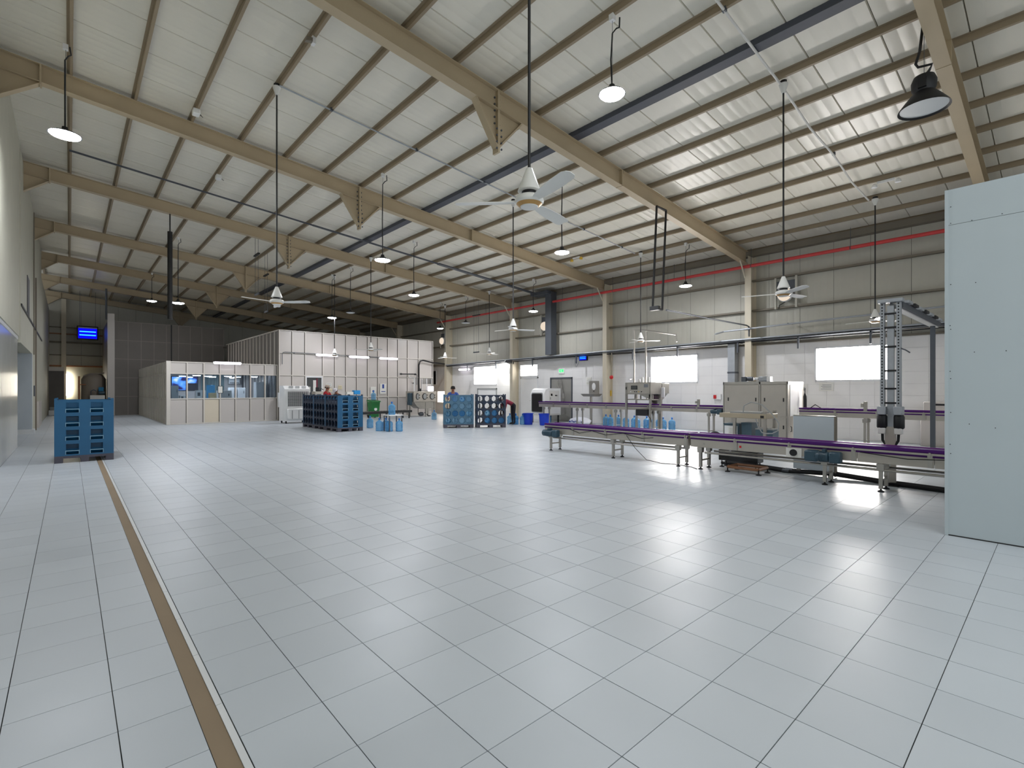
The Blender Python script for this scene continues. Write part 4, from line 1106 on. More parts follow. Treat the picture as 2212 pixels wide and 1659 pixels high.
box(-.02, 1.15, -.56, .4, .36, .44).build('base_rail', 'offwhite', ww)
for (x, y) in ((.06, -.48), (1.05, -.48), (.06, .3), (1.05, .3)): MB().tube([(x, y, .0), (x, y, .38)], .04, 8).build('leg', 'rubber', ww)
pd = T('hand_wash_pedestal', 'grey metal hand wash pedestal with an oval mirror plate', 'pedestal', (17.95, 14.55, 0))
MB().tube([(0, 0, 0), (0, 0, 1.28)], .06, 10).build('post', 'steel', pd); MB().hexa([(-.2, -.3, 1.28), (.25, -.3, 1.28), (.25, .3, 1.28), (-.2, .3, 1.28), (-.25, -.42, 1.4), (.3, -.42, 1.4), (.3, .42, 1.4), (-.25, .42, 1.4)]).build('basin', 'steel', pd)
box(.2, .24, -.28, .28, 1.4, 2.0).build('back_plate', 'steel', pd)
MB().prism([(.11 * cos(a * pi / 8), .17 * sin(a * pi / 8)) for a in range(16)], lambda p: (.196, p[0], 1.74 + p[1]), lambda p: (.2, p[0], 1.74 + p[1])).build('oval_plate', 'white_plastic', pd)
box(.19, .2, -.02, .02, 1.5, 1.56).build('tap', 'black', pd); box(-.15, .15, -.15, .15, 0, .01).build('floor_plate', 'steel', pd)
wb = T('wall_socket', 'yellow edged square socket box beside the wash pedestal', 'socket', (18.52, 14.0, 1.3))
bbox(0, .07, -.16, .16, 0, .26, b=.01).build('case', 'yellow', wb); box(-.01, 0, -.08, .08, .06, .2).build('cover', 'grey_plastic', wb)
fa = T('fire_alarm', 'small red fire alarm bell on the second wall column', 'alarm', (18.1, 13.5, 2.15))
MB().lathe([(.09, 0), (.085, -.04), (.04, -.07)], (0, 0, 0), 16, 'x').build('bell', 'red', fa); box(-.02, .03, -.01, .01, .08, 1.1).build('conduit', 'girt', fa)
for k, (x, y, lb) in enumerate(((15.65, 16.35, 'blue plastic tub standing free between the racks and the white rinser'), (15.88, 15.55, 'blue plastic tub in front of the white rinser legs'))):
    b = T('tub', lb, 'tub', (x, y, 0))
    MB().lathe([(.19, .0), (.2, .02), (.235, .5)], n=20).build('body', 'bin_blue', b)
    MB().lathe([(.235, .485), (.255, .49), (.258, .515), (.245, .52), (.22, .51)], n=20, cap=False).build('rim', 'bin_blue', b)
    MB().tube([(.24, 0, .46), (.29, 0, .44), (.29, 0, .4), (.23, 0, .38)], .012, 6).build('handle', 'bin_blue', b)
sk = T('plastic_sack', 'white plastic sack with blue print lying against the wall', 'sack', (17.4, 14.75, 0))
s_ = MB()
nu, nv = 16, 9
for j in range(nv + 1):
    for i in range(nu):
        a = 2*pi*i/nu; v = pi * j / nv
        rr = 1 + .08 * sin(3*a + 2*v) + .06 * RND.uniform(-1, 1)
        s_.v.append((.3 * sin(v) * cos(a) * rr, .62 * sin(v) * sin(a) * rr, max(0, .14 - .2 * cos(v) * rr)))
for j in range(nv):
    for i in range(nu): s_.f.append((j*nu+i, j*nu+(i+1) % nu, (j+1)*nu+(i+1) % nu, (j+1)*nu+i))
s_.build('sack_body', 'bag_white', sk)
for q in range(7):
    y = -.4 + q * .12; box(-.31 + .02 * (q % 3), -.28 + .02 * (q % 3), y, y + .07, .1 + .03 * (q % 2), .17 + .03 * (q % 2)).build('blue_print', 'ink_blue', sk)

# ================================================================== BOTTLE RACKS
def tier_mesh(L, D, Ht, ncell):
    m = MB(); w = (L - .08) / ncell
    for yf, yb in ((0, .05), (D - .05, D)):
        for c in range(ncell):
            cx = .04 + w * (c + .5); cz = Ht * .5
            oct_ = [(cx + .132 * cos(a) , cz + .132 * sin(a)) for a in [pi/8 + q * pi/4 for q in range(8)]]
            x0_, x1_, z0_, z1_ = cx - w/2, cx + w/2, 0, Ht
            outer = [(x1_, cz + .06), (cx + .06, z1_), (cx - .06, z1_), (x0_, cz + .06), (x0_, cz - .06), (cx - .06, z0_), (cx + .06, z0_), (x1_, cz - .06)]
            i = len(m.v)
            m.v += [(p[0], yf, p[1]) for p in outer] + [(p[0], yf, p[1]) for p in oct_] + [(p[0], yb, p[1]) for p in oct_] + [(p[0], yb, p[1]) for p in outer]
            for q in range(8):
                r = (q + 1) % 8
                m.f += [(i+q, i+r, i+8+r, i+8+q), (i+8+q, i+8+r, i+16+r, i+16+q), (i+16+q, i+16+r, i+24+r, i+24+q)]
            # corner fillers
            for (px, pz, a, b) in ((x1_, z1_, 0, 1), (x0_, z1_, 2, 3), (x0_, z0_, 4, 5), (x1_, z0_, 6, 7)):
                for y in (yf, yb):
                    j = len(m.v); m.v += [(outer[a][0], y, outer[a][1]), (px, y, pz), (outer[b][0], y, outer[b][1])]; m.f.append((j, j+1, j+2))
    for c in range(ncell):      # cradles the bottles lie in
        cx = .04 + w * (c + .5); cz = Ht * .5
        for q in range(8, 16):
            a0, a1 = pi + (q - 8) * pi/8, pi + (q - 7) * pi/8
            j = len(m.v)
            m.v += [(cx + .136*cos(a0), .05, cz + .136*sin(a0)), (cx + .136*cos(a1), .05, cz + .136*sin(a1)), (cx + .136*cos(a1), D - .05, cz + .136*sin(a1)), (cx + .136*cos(a0), D - .05, cz + .136*sin(a0))]
            m.f.append((j, j+1, j+2, j+3))
    ends = []
    for x0_, x1_ in ((0, .04), (L - .04, L)):   # end frames with two slotted openings
        e_ = MB(); ends.append(e_); m, keep = e_, m
        for (a, b) in ((0, .19), (D/2 - .1, D/2 + .1), (D - .19, D)): m.box(x0_, x1_, a * 1.0, b * 1.0, 0, Ht)
        for (a, b) in ((.19, D/2 - .1), (D/2 + .1, D - .19)):
            m.box(x0_, x1_, a, b, 0, .035); m.box(x0_, x1_, a, b, Ht - .045, Ht)
            m.box(x0_ - (.006 if x0_ == 0 else 0), x1_ + (.006 if x0_ else 0), a, b, .1, .114)
            xm = .16 if x0_ == 0 else L - .18
            m.box(xm, xm + .02, a - .03, b + .03, .01, Ht - .06)
        m = keep
    return m, ends
RACK = {}
def bottle_rack(label, L, loc, rz, D=1.0, tiers=4, mt='rack_blue', back=None):
    t = T('bottle_rack', label, 'rack', loc, rz, 'blue plastic bottle racks')
    Ht = .304
    key = (L, D, mt, back)
    b = MB()
    for x in (0.0, L/2 - .08, L - .16): b.box(x, x + .16, .0, .14, 0, .1).box(x, x + .16, D/2 - .07, D/2 + .07, 0, .1).box(x, x + .16, D - .14, D, 0, .1)
    b.box(0, L, 0, D, .1, .15)
    b.build('base_pallet', 'rack_foot', t)
    for q in range(tiers):
        if key not in RACK:
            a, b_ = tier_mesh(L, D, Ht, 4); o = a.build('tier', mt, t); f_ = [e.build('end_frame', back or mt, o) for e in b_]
            for (ya, yb_) in ((.19, D/2 - .1), (D/2 + .1, D - .19)):
                f_.append(MB().box(-.008, .004, ya - .012, yb_ + .012, .1, .118).box(-.008, .004, ya - .012, ya, .03, .1).box(-.008, .004, yb_, yb_ + .012, .03, .1).build('slot_rim', 'rack_rim', o))
            RACK[key] = (o, f_)
        else:
            o = share(RACK[key][0], 'tier', t)
            for e in RACK[key][1]: share(e, e.name.split('.')[0], o)
        o.location = (0, 0, .15 + q * Ht)
    pts = box(0, .05, 0, .05, .15 + tiers * Ht, .19 + tiers * Ht)
    pts.box(L - .05, L, 0, .05, .15 + tiers * Ht, .19 + tiers * Ht).box(0, .05, D - .05, D, .15 + tiers * Ht, .19 + tiers * Ht).box(L - .05, L, D - .05, D, .15 + tiers * Ht, .19 + tiers * Ht)
    pts.build('top_lug', mt, t)
    return t
# stack by the side wall: end frame faces the camera
bottle_rack('blue bottle rack standing alone on the brown drain channel', 1.25, (.76, 14.5, 0), pi/2, D=1.0)
# block of three racks in front of the tall white room
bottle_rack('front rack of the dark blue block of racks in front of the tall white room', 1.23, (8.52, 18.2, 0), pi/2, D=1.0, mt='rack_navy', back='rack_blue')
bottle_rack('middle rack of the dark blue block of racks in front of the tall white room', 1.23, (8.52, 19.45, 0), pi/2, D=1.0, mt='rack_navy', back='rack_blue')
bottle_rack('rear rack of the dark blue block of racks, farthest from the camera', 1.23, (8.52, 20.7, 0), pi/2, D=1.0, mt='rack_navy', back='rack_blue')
RK1 = (11.54, 17.12, 0); RZ1 = radians(-33)
bottle_rack('blue rack filled with water bottles in front of the person in blue', 1.25, RK1, RZ1, D=.9, mt='rack_grey_blue')
RK2 = (12.68, 16.38, 0); RZ2 = radians(-33)
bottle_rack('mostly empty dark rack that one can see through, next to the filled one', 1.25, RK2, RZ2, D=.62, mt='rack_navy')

# ---- water bottles
bprof = [(.05, 0), (.12, 0), (.133, .015), (.135, .05), (.135, .1), (.128, .11), (.128, .125), (.135, .135), (.135, .2), (.128, .21), (.128, .225), (.135, .235), (.135, .31), (.12, .35), (.07, .39), (.034, .41), (.03, .42), (.03, .46)]
BOT = {}
def water_bottle(label, loc, mt='bottle', rot=None, capped=True, group='water bottles'):
    t = T('water_bottle', label, 'bottle', loc, group=group)
    if rot: t.rotation_euler = rot
    if mt not in BOT:
        a = MB().lathe(bprof, n=20).build('body', mt, t)
        c = MB().lathe([(.036, .44), (.037, .49), (.03, .497), (.01, .5)], n=14).build('cap', 'bottle_cap', t)
        BOT[mt] = (a, c)
        if not capped: bpy.data.objects.remove(c); BOT[mt] = (a, None)
    else:
        a, c = BOT[mt]
        share(a, 'body', t)
        if capped and c: share(c, 'cap', t)
    return t
water_bottle('pale clear water bottle on the floor in front of the steel tank', (14.5, 22.4, 0), 'bottle_clear')
w_ = (1.25 - .08) / 4
m1 = Matrix.Translation(RK1) @ Matrix.Rotation(RZ1, 4, 'Z')
rown = ['bottom', 'second', 'third', 'top']
coln = ['first', 'second', 'third', 'fourth']
for r in range(4):
    for c in range(4):
        if (r, c) in ((3, 0), (2, 0)): continue
        p = m1 @ Vector((.04 + w_ * (c + .5), RND.uniform(.02, .07), .15 + .304 * (r + .5)))
        water_bottle('water bottle lying in the %s row, %s hole of the filled blue rack' % (rown[r], coln[c]), tuple(p), RND.choice(['bottle', 'bottle_clear', 'bottle_clear', 'bottle_deep']), rot=(-pi/2, 0, RZ1))
m2 = Matrix.Translation(RK2) @ Matrix.Rotation(RZ2, 4, 'Z')
w2_ = (1.25 - .08) / 4
for (r, c, mt) in ((0, 1, 'bottle_deep'), (0, 2, 'bottle_deep'), (0, 3, 'bottle_deep'), (1, 1, 'bottle'), (1, 2, 'bottle_deep')):
    p = m2 @ Vector((.04 + w2_ * (c + .5), .05, .15 + .304 * (r + .5)))
    water_bottle('water bottle lying in the %s row, %s hole of the see-through rack' % (rown[r], coln[c]), tuple(p), mt, rot=(-pi/2, 0, RZ2))
mids = [((9.35, 19.3), 'water bottle standing alone beside the block of racks'), ((8.93, 17.65), 'water bottle standing at the corner of the block of racks'), ((9.2, 17.62), 'water bottle behind the small bench leg'),
        ((9.12, 17.2), 'water bottle in front under the small bench'), ((9.42, 16.98), 'front water bottle beside the small bench, nearest the camera')]
for (p, lb) in mids: water_bottle(lb, (p[0], p[1], 0), 'bottle')
bn = T('bench', 'small white bench beside the block of racks', 'bench', (9.05, 17.35, 0))
for (x, y) in ((-.02, -.32), (.5, -.32), (-.02, .1), (.5, .1)): box(x, x + .035, y, y + .035, 0, .6).build('leg', 'galv_dark', bn)
bbox(-.04, .56, -.36, .17, .6, .63, b=.005).build('bench_top', 'white_plastic', bn)
water_bottle('water bottle standing on top of the small bench', (9.28, 17.3, .63), 'bottle')
for k, (x, y) in enumerate(((17.75, 13.55), (17.6, 13.2), (17.85, 12.95), (17.7, 12.45), (17.8, 12.1), (17.55, 11.8), (17.8, 11.5), (17.6, 11.2), (17.85, 10.95), (17.65, 10.65), (17.8, 10.35))):
    water_bottle(['first', 'second', 'third', 'fourth', 'fifth', 'sixth', 'seventh', 'eighth', 'ninth', 'tenth', 'last'][k] + ' water bottle from the plastic sack in the row along the wall', (x, y, 0), 'bottle', group='water bottles along the wall')
for k, (x, y) in enumerate(((17.35, 16.7), (17.45, 17.15))): water_bottle(['water bottle under the white rinser, nearer the grey door', 'water bottle under the white rinser, nearer the corner'][k], (x, y, 0), 'bottle_deep', group=None or 'bottles under the rinser')
for k, (x, y) in enumerate(((15.25, 16.75), (15.45, 16.5), (15.45, 17.0), (15.2, 17.1))):
    water_bottle(['front', 'side', 'rear', 'innermost'][k] + ' bottle of the cluster beside the bending person in maroon', (x, y, 0), 'bottle', group='bottles by the bending person')

# ================================================================== THINGS BEFORE THE TALL ROOM
ac = T('air_cooler', 'white wheeled evaporative air cooler with a grid front', 'air cooler', (7.5, 24.3, 0))
MB().yz([(0, .12), (.75, .12), (.75, 1.78), (.25, 1.78), (0, 1.62)], 0, 1.15).build('body', 'white_plastic', ac)
gr = box(.14, 1.1, -.012, 0, .8, 1.5).build('grid_back', 'grille_dark', ac)
for q in range(11): box(.14 + q * .09, .155 + q * .09, -.024, -.01, .8, 1.5).build('grid_bar', 'white_plastic', gr)
for q in range(10): box(.14, 1.1, -.024, -.01, .8 + q * .072, .812 + q * .072).build('grid_bar', 'white_plastic', gr)
for q in range(3): MB().hexa([(.2 + q * .3, .06, 1.66), (.4 + q * .3, .06, 1.66), (.45 + q * .3, .2, 1.75), (.25 + q * .3, .2, 1.75), (.2 + q * .3, .06, 1.68), (.4 + q * .3, .06, 1.68), (.45 + q * .3, .2, 1.77), (.25 + q * .3, .2, 1.77)]).build('louvre', 'grey_plastic', ac)
bbox(.1, 1.1, -.12, 0, .2, .7, b=.03).build('water_tank', 'white_plastic', ac)
for x in (.3, .6, .85): box(x, x + .03, -.13, -.12, .22, .62).build('tank_rib', 'grey_plastic', ac)
for (x, y) in ((.08, .05), (1.05, .05), (.08, .68), (1.05, .68)): MB().lathe([(.06, -.02), (.06, .02)], (x, y, .06), 12, 'x').build('castor', 'rubber', ac)
pbx = T('power_box', 'narrow white power box with cables between the office and the air cooler', 'power box', (8.02, 26.55, 0))
bbox(-.1, .12, 0, .2, .7, 1.45, b=.01).build('case', 'white_plastic', pbx); box(-.06, .08, -.006, 0, 1.2, 1.3).build('label_plate', 'black', pbx); box(-.02, .06, .1, .2, 0, .7).build('cable_duct', 'white_plastic', pbx)
gb = T('wheelie_bin', 'green wheelie bin against the tall white room', 'bin', (12.55, 25.7, 0))
MB().hexa([(.05, .05, .06), (.45, .05, .06), (.45, .5, .06), (.05, .5, .06), (0, 0, .9), (.5, 0, .9), (.5, .55, .9), (0, .55, .9)]).build('body', 'green', gb)
MB().hexa([(-.03, -.05, .9), (.53, -.05, .9), (.53, .58, .94), (-.03, .58, .94), (-.02, -.04, .96), (.52, -.04, .96), (.52, .57, 1.02), (-.02, .57, 1.02)]).build('lid', 'green', gb)
MB().prism([(.09 * cos(a * pi / 6), .09 * sin(a * pi / 6)) for a in range(12)], lambda p: (.25 + p[0], .02, .5 + p[1]), lambda p: (.25 + p[0], .03, .5 + p[1])).build('emblem', 'white_plastic', gb)
for x in (.05, .45): MB().lathe([(.09, -.025), (.09, .025)], (x, .52, .09), 14, 'x').build('wheel', 'rubber', gb)
water_bottle('water bottle standing on the lid of the green wheelie bin', (12.78, 25.95, 1.02), 'bottle_clear')
rc = T('roller_track', 'low black roller track between the racks and the green bin', 'conveyor', (10.75, 23.9, 0), radians(12))
for y in (-.25, .25): box(0, 3.6, y - .03, y + .03, .33, .45).build('side_rail', 'black', rc)
for q in range(18): MB().lathe([(.03, -.22), (.03, .22)], (.1 + q * .2, 0, .41), 8, 'y').build('roller', 'steel', rc)
for x in (.15, 1.8, 3.4):
    for y in (-.25, .25): box(x - .025, x + .025, y - .025, y + .025, 0, .33).build('leg', 'black', rc)
bxb = T('blue_carton', 'small bright blue box on top of the block of racks', 'box', (8.3, 18.5, 1.41))
bbox(0, .26, 0, .2, 0, .16, b=.01).build('box_body', 'box_blue', bxb); box(-.28, -.02, .02, .2, 0, .1).build('white_tray', 'paper', bxb)
hm = T('hatch_machine', 'stainless tank machine with three rounded hatch windows', 'machine', (14.8, 25.0, 0))
bbox(0, 1.55, 0, .9, .88, 1.5, b=.02).build('chamber', 'steel_satin', hm)
for k, (x, w) in enumerate(((.15, .2), (.58, .3), (1.08, .32))):
    p = [(x + w * (.5 + .5 * cos(a)) , 1.2 + .2 * sin(a)) for a in [pi/8 + q * pi/4 for q in range(8)]]
    h = MB().xz(p, -.03, 0).build('hatch_frame', 'black', hm)
    p2 = [(x + w * (.5 + .4 * cos(a)), 1.2 + .165 * sin(a)) for a in [pi/8 + q * pi/4 for q in range(8)]]
    MB().xz(p2, -.04, -.03).build('hatch_glass', 'grey_plastic', h)
    for z in (1.12, 1.28): box(x + w - .0, x + w + .05, -.045, -.02, z - .02, z + .02).build('hinge', 'black', hm)
MB().xz([(.08, .88), (1.45, .88), (1.45, .5), (.9, .45), (.45, .5), (.25, .65)], .1, .8).build('sloped_tank', 'steel', hm)
for (x, y) in ((.85, .08), (1.45, .08), (.2, .8), (1.45, .8)): box(x, x + .07, y, y + .07, 0, .88).build('leg', 'steel', hm)
box(.85, 1.5, .1, .16, .36, .42).build('brace', 'steel', hm)
MB().lathe([(.1, 0), (.12, .1), (.1, .25)], (.55, .3, .16), 12, 'x').build('pump', 'galv_dark', hm); MB().tube([(.85, .2, .25), (1.0, .1, .1), (1.1, .2, .04), (1.3, .3, .04)], .03, 8).build('pump_hose', 'black', hm)
MB().tube([(.7, .4, 1.5), (.7, .4, 1.66)], .05, 8).build('top_valve', 'black', hm)
bbox(-.2, -.02, .1, .4, .7, 1.4, b=.02).build('drive_unit', 'motor_teal', hm)
lb_ = T('lamp_box', 'glowing white lantern standing on the hatch machine', 'lamp', (16.1, 25.3, 1.5))
bbox(-.12, .2, -.1, .1, .0, .3, b=.03).build('diffuser', 'tube_lens', lb_); box(-.1, .18, -.08, .08, .3, .32).build('lid', 'black', lb_)
pp = T('process_pipe', 'bright bent pipe with black taps on the tall white room', 'pipe', (15.4, 26.68, 0))
MB().tube([(-.48, 0, 2.54), (.55, 0, 2.55)], .03, 8).build('header', 'black', pp)
MB().tube([(.08, -.02, 2.5), (.08, -.02, 2.33), (.42, -.02, 2.33), (.42, -.02, 1.5)], .03, 8).build('bright_pipe', 'white_plastic', pp)
MB().tube([(.55, -.02, 2.55), (.6, -.02, 2.5), (.6, -.02, 1.9)], .02, 6).build('drop_hose', 'galv_dark', pp)
for (x, z) in ((-.3, 2.54), (.3, 2.55), (.42, 2.0)): box(x - .03, x + .03, -.02, .12, z - .03, z + .03).build('clip', 'galv_dark', pp)
for x in (-.48, .5): MB().lathe([(.05, -.05), (.06, 0), (.05, .05)], (x, 0, 2.54), 10, 'x').build('tap', 'black', pp)
bc = T('cable_bundle', 'black cable bundle dropping from the wall tray down the tall room', 'cable', (16.15, 26.66, 0))
MB().tube([(1.9, 0, 3.25), (1.0, 0, 3.3), (.3, 0, 3.42), (.08, 0, 3.36), (0, 0, 3.1), (0, 0, 2.0), (.02, 0, 1.5)], .045, 8).build('cable_run', 'black', bc)
sld = T('window_7', 'small pair of dark glazed lights in the tall room corner', 'window', (16.45, 26.79, 1.55), kind='structure')
for x in (0, .36): 
    box(x, x + .3, -.01, .01, .42, .72).build('window_pane', 'black_gloss', sld); box(x, x + .3, -.012, .008, 0, .4).build('lower_panel', 'panel_cream', sld)
    MB().box(x - .03, x, -.025, .0, 0, .75).box(x + .3, x + .33, -.025, 0, 0, .75).build('window_frame', 'frame_white', sld)
wsl = T('window_8', 'tall narrow dark slot in the side wall beyond the tall room', 'window', (18.57, 28.6, 1.96), kind='structure')
box(-.01, .01, -.17, .17, 0, .9).build('window_pane', 'black_gloss', wsl); MB().box(-.02, .01, -.2, -.17, -.03, .93).box(-.02, .01, .17, .2, -.03, .93).build('window_frame', 'frame_white', wsl)
for k, (x, z, w, h, m, lb) in enumerate(((10.58, 1.76, .3, .2, 'paper', 'white notice with a grey heading on the tall room beside the hatch'), (10.62, 1.3, .28, .34, 'paper_cream', 'cream notice below the white one on the tall room'), (11.2, 1.62, .2, .2, 'paper_cream', 'small cream card on the tall room'),
        (13.18, 1.32, .34, .44, 'paper', 'notice with a blue disc on the tall room above the green bin'), (13.8, 1.35, .4, .6, 'paper', 'large white sheet with blue print on the tall room'))):
    p = T('wall_notice', lb, 'notice', (x, 26.79, z))
    box(-w/2, w/2, -.01, 0, 0, h).build('sheet', m, p)
    if k == 3: MB().prism([(.07 * cos(a * pi / 8), .07 * sin(a * pi / 8)) for a in range(16)], lambda q: (q[0], -.014, .18 + q[1]), lambda q: (q[0], -.01, .18 + q[1])).build('blue_disc', 'ink_blue', p)
    elif k == 4: box(-.06, .06, -.013, -.01, .32, .56).build('blue_print', 'ink_blue', p); box(-.12, .14, -.013, -.01, .12, .16).build('blue_line', 'ink_blue', p)
    else:
        for q in range(2): box(-w * .4, w * .4, -.013, -.01, h * (.3 + q * .4), h * (.3 + q * .4) + .02).build('text_line', 'ink', p)
wk = T('work_bench', 'steel work bench with a black clamp below the serving hatch', 'bench', (9.4, 25.6, 0))
bbox(0, 1.0, 0, .5, 1.36, 1.5, b=.01).build('bench_top', 'steel_satin', wk)
for (x, y) in ((.04, .04), (.9, .04), (.04, .42), (.9, .42)): box(x, x + .06, y, y + .06, 0, 1.36).build('leg', 'steel', wk)
bbox(.1, .25, .1, .25, 1.5, 1.72, b=.02).build('clamp', 'black', wk); MB().tube([(.3, .2, 1.5), (.36, .2, 1.66), (.5, .2, 1.58)], .02, 6).build('clamp_arm', 'black', wk)

# ---- office contents
cts = [('white printer on the office sill', 'printer', 'offwhite', (3.85, 27.5, 1.02), (.34, .34, .3)), ('tall grey cabinet in the office corner window', 'cabinet', 'grey_plastic', (3.5, 27.4, 0), (.28, .4, 1.78)),
       ('white machine under the office screen', 'machine', 'offwhite', (4.5, 27.5, .9), (.4, .4, .66)), ('brown carton on the office sill', 'carton', 'carton', (5.03, 27.42, 1.16), (.3, .28, .28)),
       ('white cabinet in the middle of the office', 'cabinet', 'white_plastic', (6.35, 29.6, 0), (.36, .4, 1.7)), ('second white cabinet in the office beside the first', 'cabinet', 'white_plastic', (6.76, 29.6, 0), (.36, .4, 1.7)),
       ('tall pale fridge behind the last office window', 'fridge', 'white_plastic', (7.4, 28.6, 0), (.5, .5, 2.0)), ('low white counter unit in the office', 'counter', 'offwhite', (5.6, 28.4, 0), (.6, .5, 1.55)),
       ('blue upholstered chair back in the office', 'chair', 'chair_blue', (5.55, 31.0, .9), (.4, .3, .95)), ('wall mounted air conditioner in the office', 'air conditioner', 'white_plastic', (7.2, 33.7, 1.95), (.6, .22, .3))]
for (lb, cat, m, p, sz) in cts:
    nm = lb.split(' in ')[0].split(' on ')[0].split(' under ')[0].split(' behind ')[0]
    nm = {'printer': 'printer', 'cabinet': 'office_cabinet', 'machine': 'office_machine', 'carton': 'carton', 'fridge': 'fridge', 'counter': 'counter_unit', 'chair': 'office_chair', 'air conditioner': 'air_conditioner'}[cat]
    t = T(nm, lb, cat, p)
    a, b, c = sz
    if cat == 'chair':
        bbox(0, a, 0, .1, .05, c, b=.03).build('backrest', m, t); bbox(0, a, -.4, .05, -.42, -.34, b=.02).build('seat', m, t); MB().tube([(a/2, -.2, -.9), (a/2, -.2, -.42)], .03, 8).build('stem', 'black', t); box(.0, a, -.4, .0, -.9, -.86).build('base', 'black', t); continue
    bbox(0, a, 0, b, 0, c, b=.015).build('body', m, t)
    if cat in ('cabinet', 'counter'):
        box(.02, a - .02, -.012, 0, .06, c - .03).build('door', m, t); box(a * .75, a * .8, -.03, -.012, c * .82, c * .9).build('handle', 'black', t)
    if cat == 'fridge': box(.02, a - .02, -.03, 0, .06, c * .62).build('lower_door', m, t); box(.02, a - .02, -.03, 0, c * .64, c - .02).build('upper_door', m, t); box(a * .85, a * .9, -.05, -.03, c * .5, c * .6).build('handle', 'black', t)
    if cat in ('printer', 'machine'): box(.04, a - .04, -.08, 0, c * .1, c * .3).build('tray', m, t); box(.05, a * .4, -.006, 0, c * .6, c * .85).build('panel', 'grille_dark', t)
    if cat == 'carton': box(a * .45, a * .55, -.002, b, c - .002, c + .002).build('tape', 'paper_cream', t)
    if cat == 'air conditioner': box(.05, a - .05, -.006, 0, .04, .08).build('outlet', 'grille_dark', t)
sc2 = T('sill_counter', 'white counter running behind the office windows', 'counter', (3.5, 27.2, 0))
bbox(0, 4.2, 0, .62, 1.0, 1.02 - .0, b=.004).build('counter_top', 'offwhite', sc2)
for x in (.03, 1.4, 2.8, 4.1): box(x, x + .05, .1, .55, 0, 1.0).build('leg_panel', 'offwhite', sc2)
tv = T('wall_screen', 'large lit screen with a blue picture on the office rear wall', 'screen', (4.98, 33.88, 1.55))
bbox(-.66, .66, 0, .06, -.02, .82, b=.01).build('bezel', 'black', tv); box(-.62, .1, -.006, 0, .02, .78).build('bright_picture', 'screen_picture', tv); box(.1, .62, -.006, 0, .02, .42).build('dark_picture', 'shirt_dark', tv); box(.1, .62, -.006, 0, .42, .78).build('bright_picture', 'screen_picture', tv)
for k, (x, y) in enumerate(((4.4, 30.5), (5.0, 32.6), (4.7, 28.6), (5.9, 31.4), (6.2, 29.2), (7.2, 32.8), (7.0, 30.8), (7.5, 29.4), (5.4, 29.8))):
    l = T('office_downlight', ['round pendant light over the office cabinet corner', 'round pendant light before the office screen', 'round pendant light nearest the first office window', 'round pendant light over the blue office chair', 'round pendant light over the office counter', 'round pendant light by the office air conditioner', 'round pendant light in the middle of the office', 'round pendant light above the pale fridge', 'round pendant light between the office counter and screen'][k], 'lamp', (x, y, 2.3))
    MB().lathe([(.2, .06), (.2, .0), (.17, -.005)], n=18).build('ring', 'white_plastic', l); MB().tube([(0, 0, .06), (0, 0, .32)], .012, 6).build('stem', 'white_plastic', l); MB().lathe([(.17, 0), (.16, -.02), (.01, -.03)], n=18).build('lens', 'office_lamp', l)
of = T('door_notice', 'dark framed sheet hanging on the office window mullion', 'notice', (5.4, 26.97, 1.42))
MB().box(-.11, .11, 0, .015, 0, .02).box(-.11, .11, 0, .015, .33, .35).box(-.11, -.09, 0, .015, 0, .35).box(.09, .11, 0, .015, 0, .35).build('border', 'black', of); box(-.09, .09, .004, .01, .02, .33).build('sheet', 'paper', of)
cu = T('curtain', 'pleated grey green curtain hanging at the office rear wall', 'curtain', (5.75, 33.7, 0))
c_ = MB(); 
for q in range(41):
    x = q * .03; y = .03 * sin(q * 1.3); c_.v += [(x, y, .1), (x, y, 2.5)]
for q in range(40): c_.f.append((q*2, q*2+2, q*2+3, q*2+1))
c_.build('fabric', 'teal_curtain', cu); box(0, 1.2, -.01, .01, 2.5, 2.54).build('rail', 'galv', cu)

# ---- side aisle
tk = T('storage_tank', 'brown grey storage tank with a slanted lid at the end of the side aisle', 'tank', (1.15, 40.6, 0))
MB().lathe([(.58, .3), (.6, .35), (.6, 2.25), (.45, 2.5), (.2, 2.6)], n=28).build('shell', 'tank_grey', tk)
MB().hexa([(-.5, -.3, 2.42), (.5, -.3, 2.62), (.5, .3, 2.62), (-.5, .3, 2.42), (-.5, -.3, 2.47), (.5, -.3, 2.68), (.5, .3, 2.68), (-.5, .3, 2.47)]).build('lid', 'tank_grey', tk)
for a in (.7, 2.3, 3.9, 5.5): box(.5*cos(a) - .04, .5*cos(a) + .04, .5*sin(a) - .04, .5*sin(a) + .04, 0, .34).build('leg', 'galv_dark', tk)
pm = T('pump_set', 'small blue pump on a stand in front of the storage tank', 'pump', (1.25, 39.75, 0))
box(-.3, .4, -.15, .15, 0, 1.25).build('stand', 'offwhite', pm); MB().lathe([(.1, 0), (.12, .1), (.1, .3)], (.1, 0, 1.4), 14, 'x').build('pump_body', 'motor_teal', pm); bbox(.1, .35, -.1, .1, 1.5, 1.75, b=.02).build('pump_head', 'chair_blue', pm)
MB().tube([(-.25, 0, 1.25), (-.25, 0, 1.5), (-.12, 0, 1.6), (0, 0, 1.5)], .03, 8).build('pump_pipe', 'galv_dark', pm)
ps = T('pipe_stand', 'brown upright post with a side arm before the storage tank', 'post', (.44, 39.2, 0))
MB().tube([(0, 0, 0), (0, 0, 2.4)], .05, 8).build('upright', 'wood_rust', ps); MB().tube([(0, 0, 1.9), (.3, .3, 1.9)], .04, 8).build('side_arm', 'wood_rust', ps)
wbx = T('stacked_boxes', 'low white boxes on the floor beside the roller shutter', 'box', (-.95, 42.0, 0))
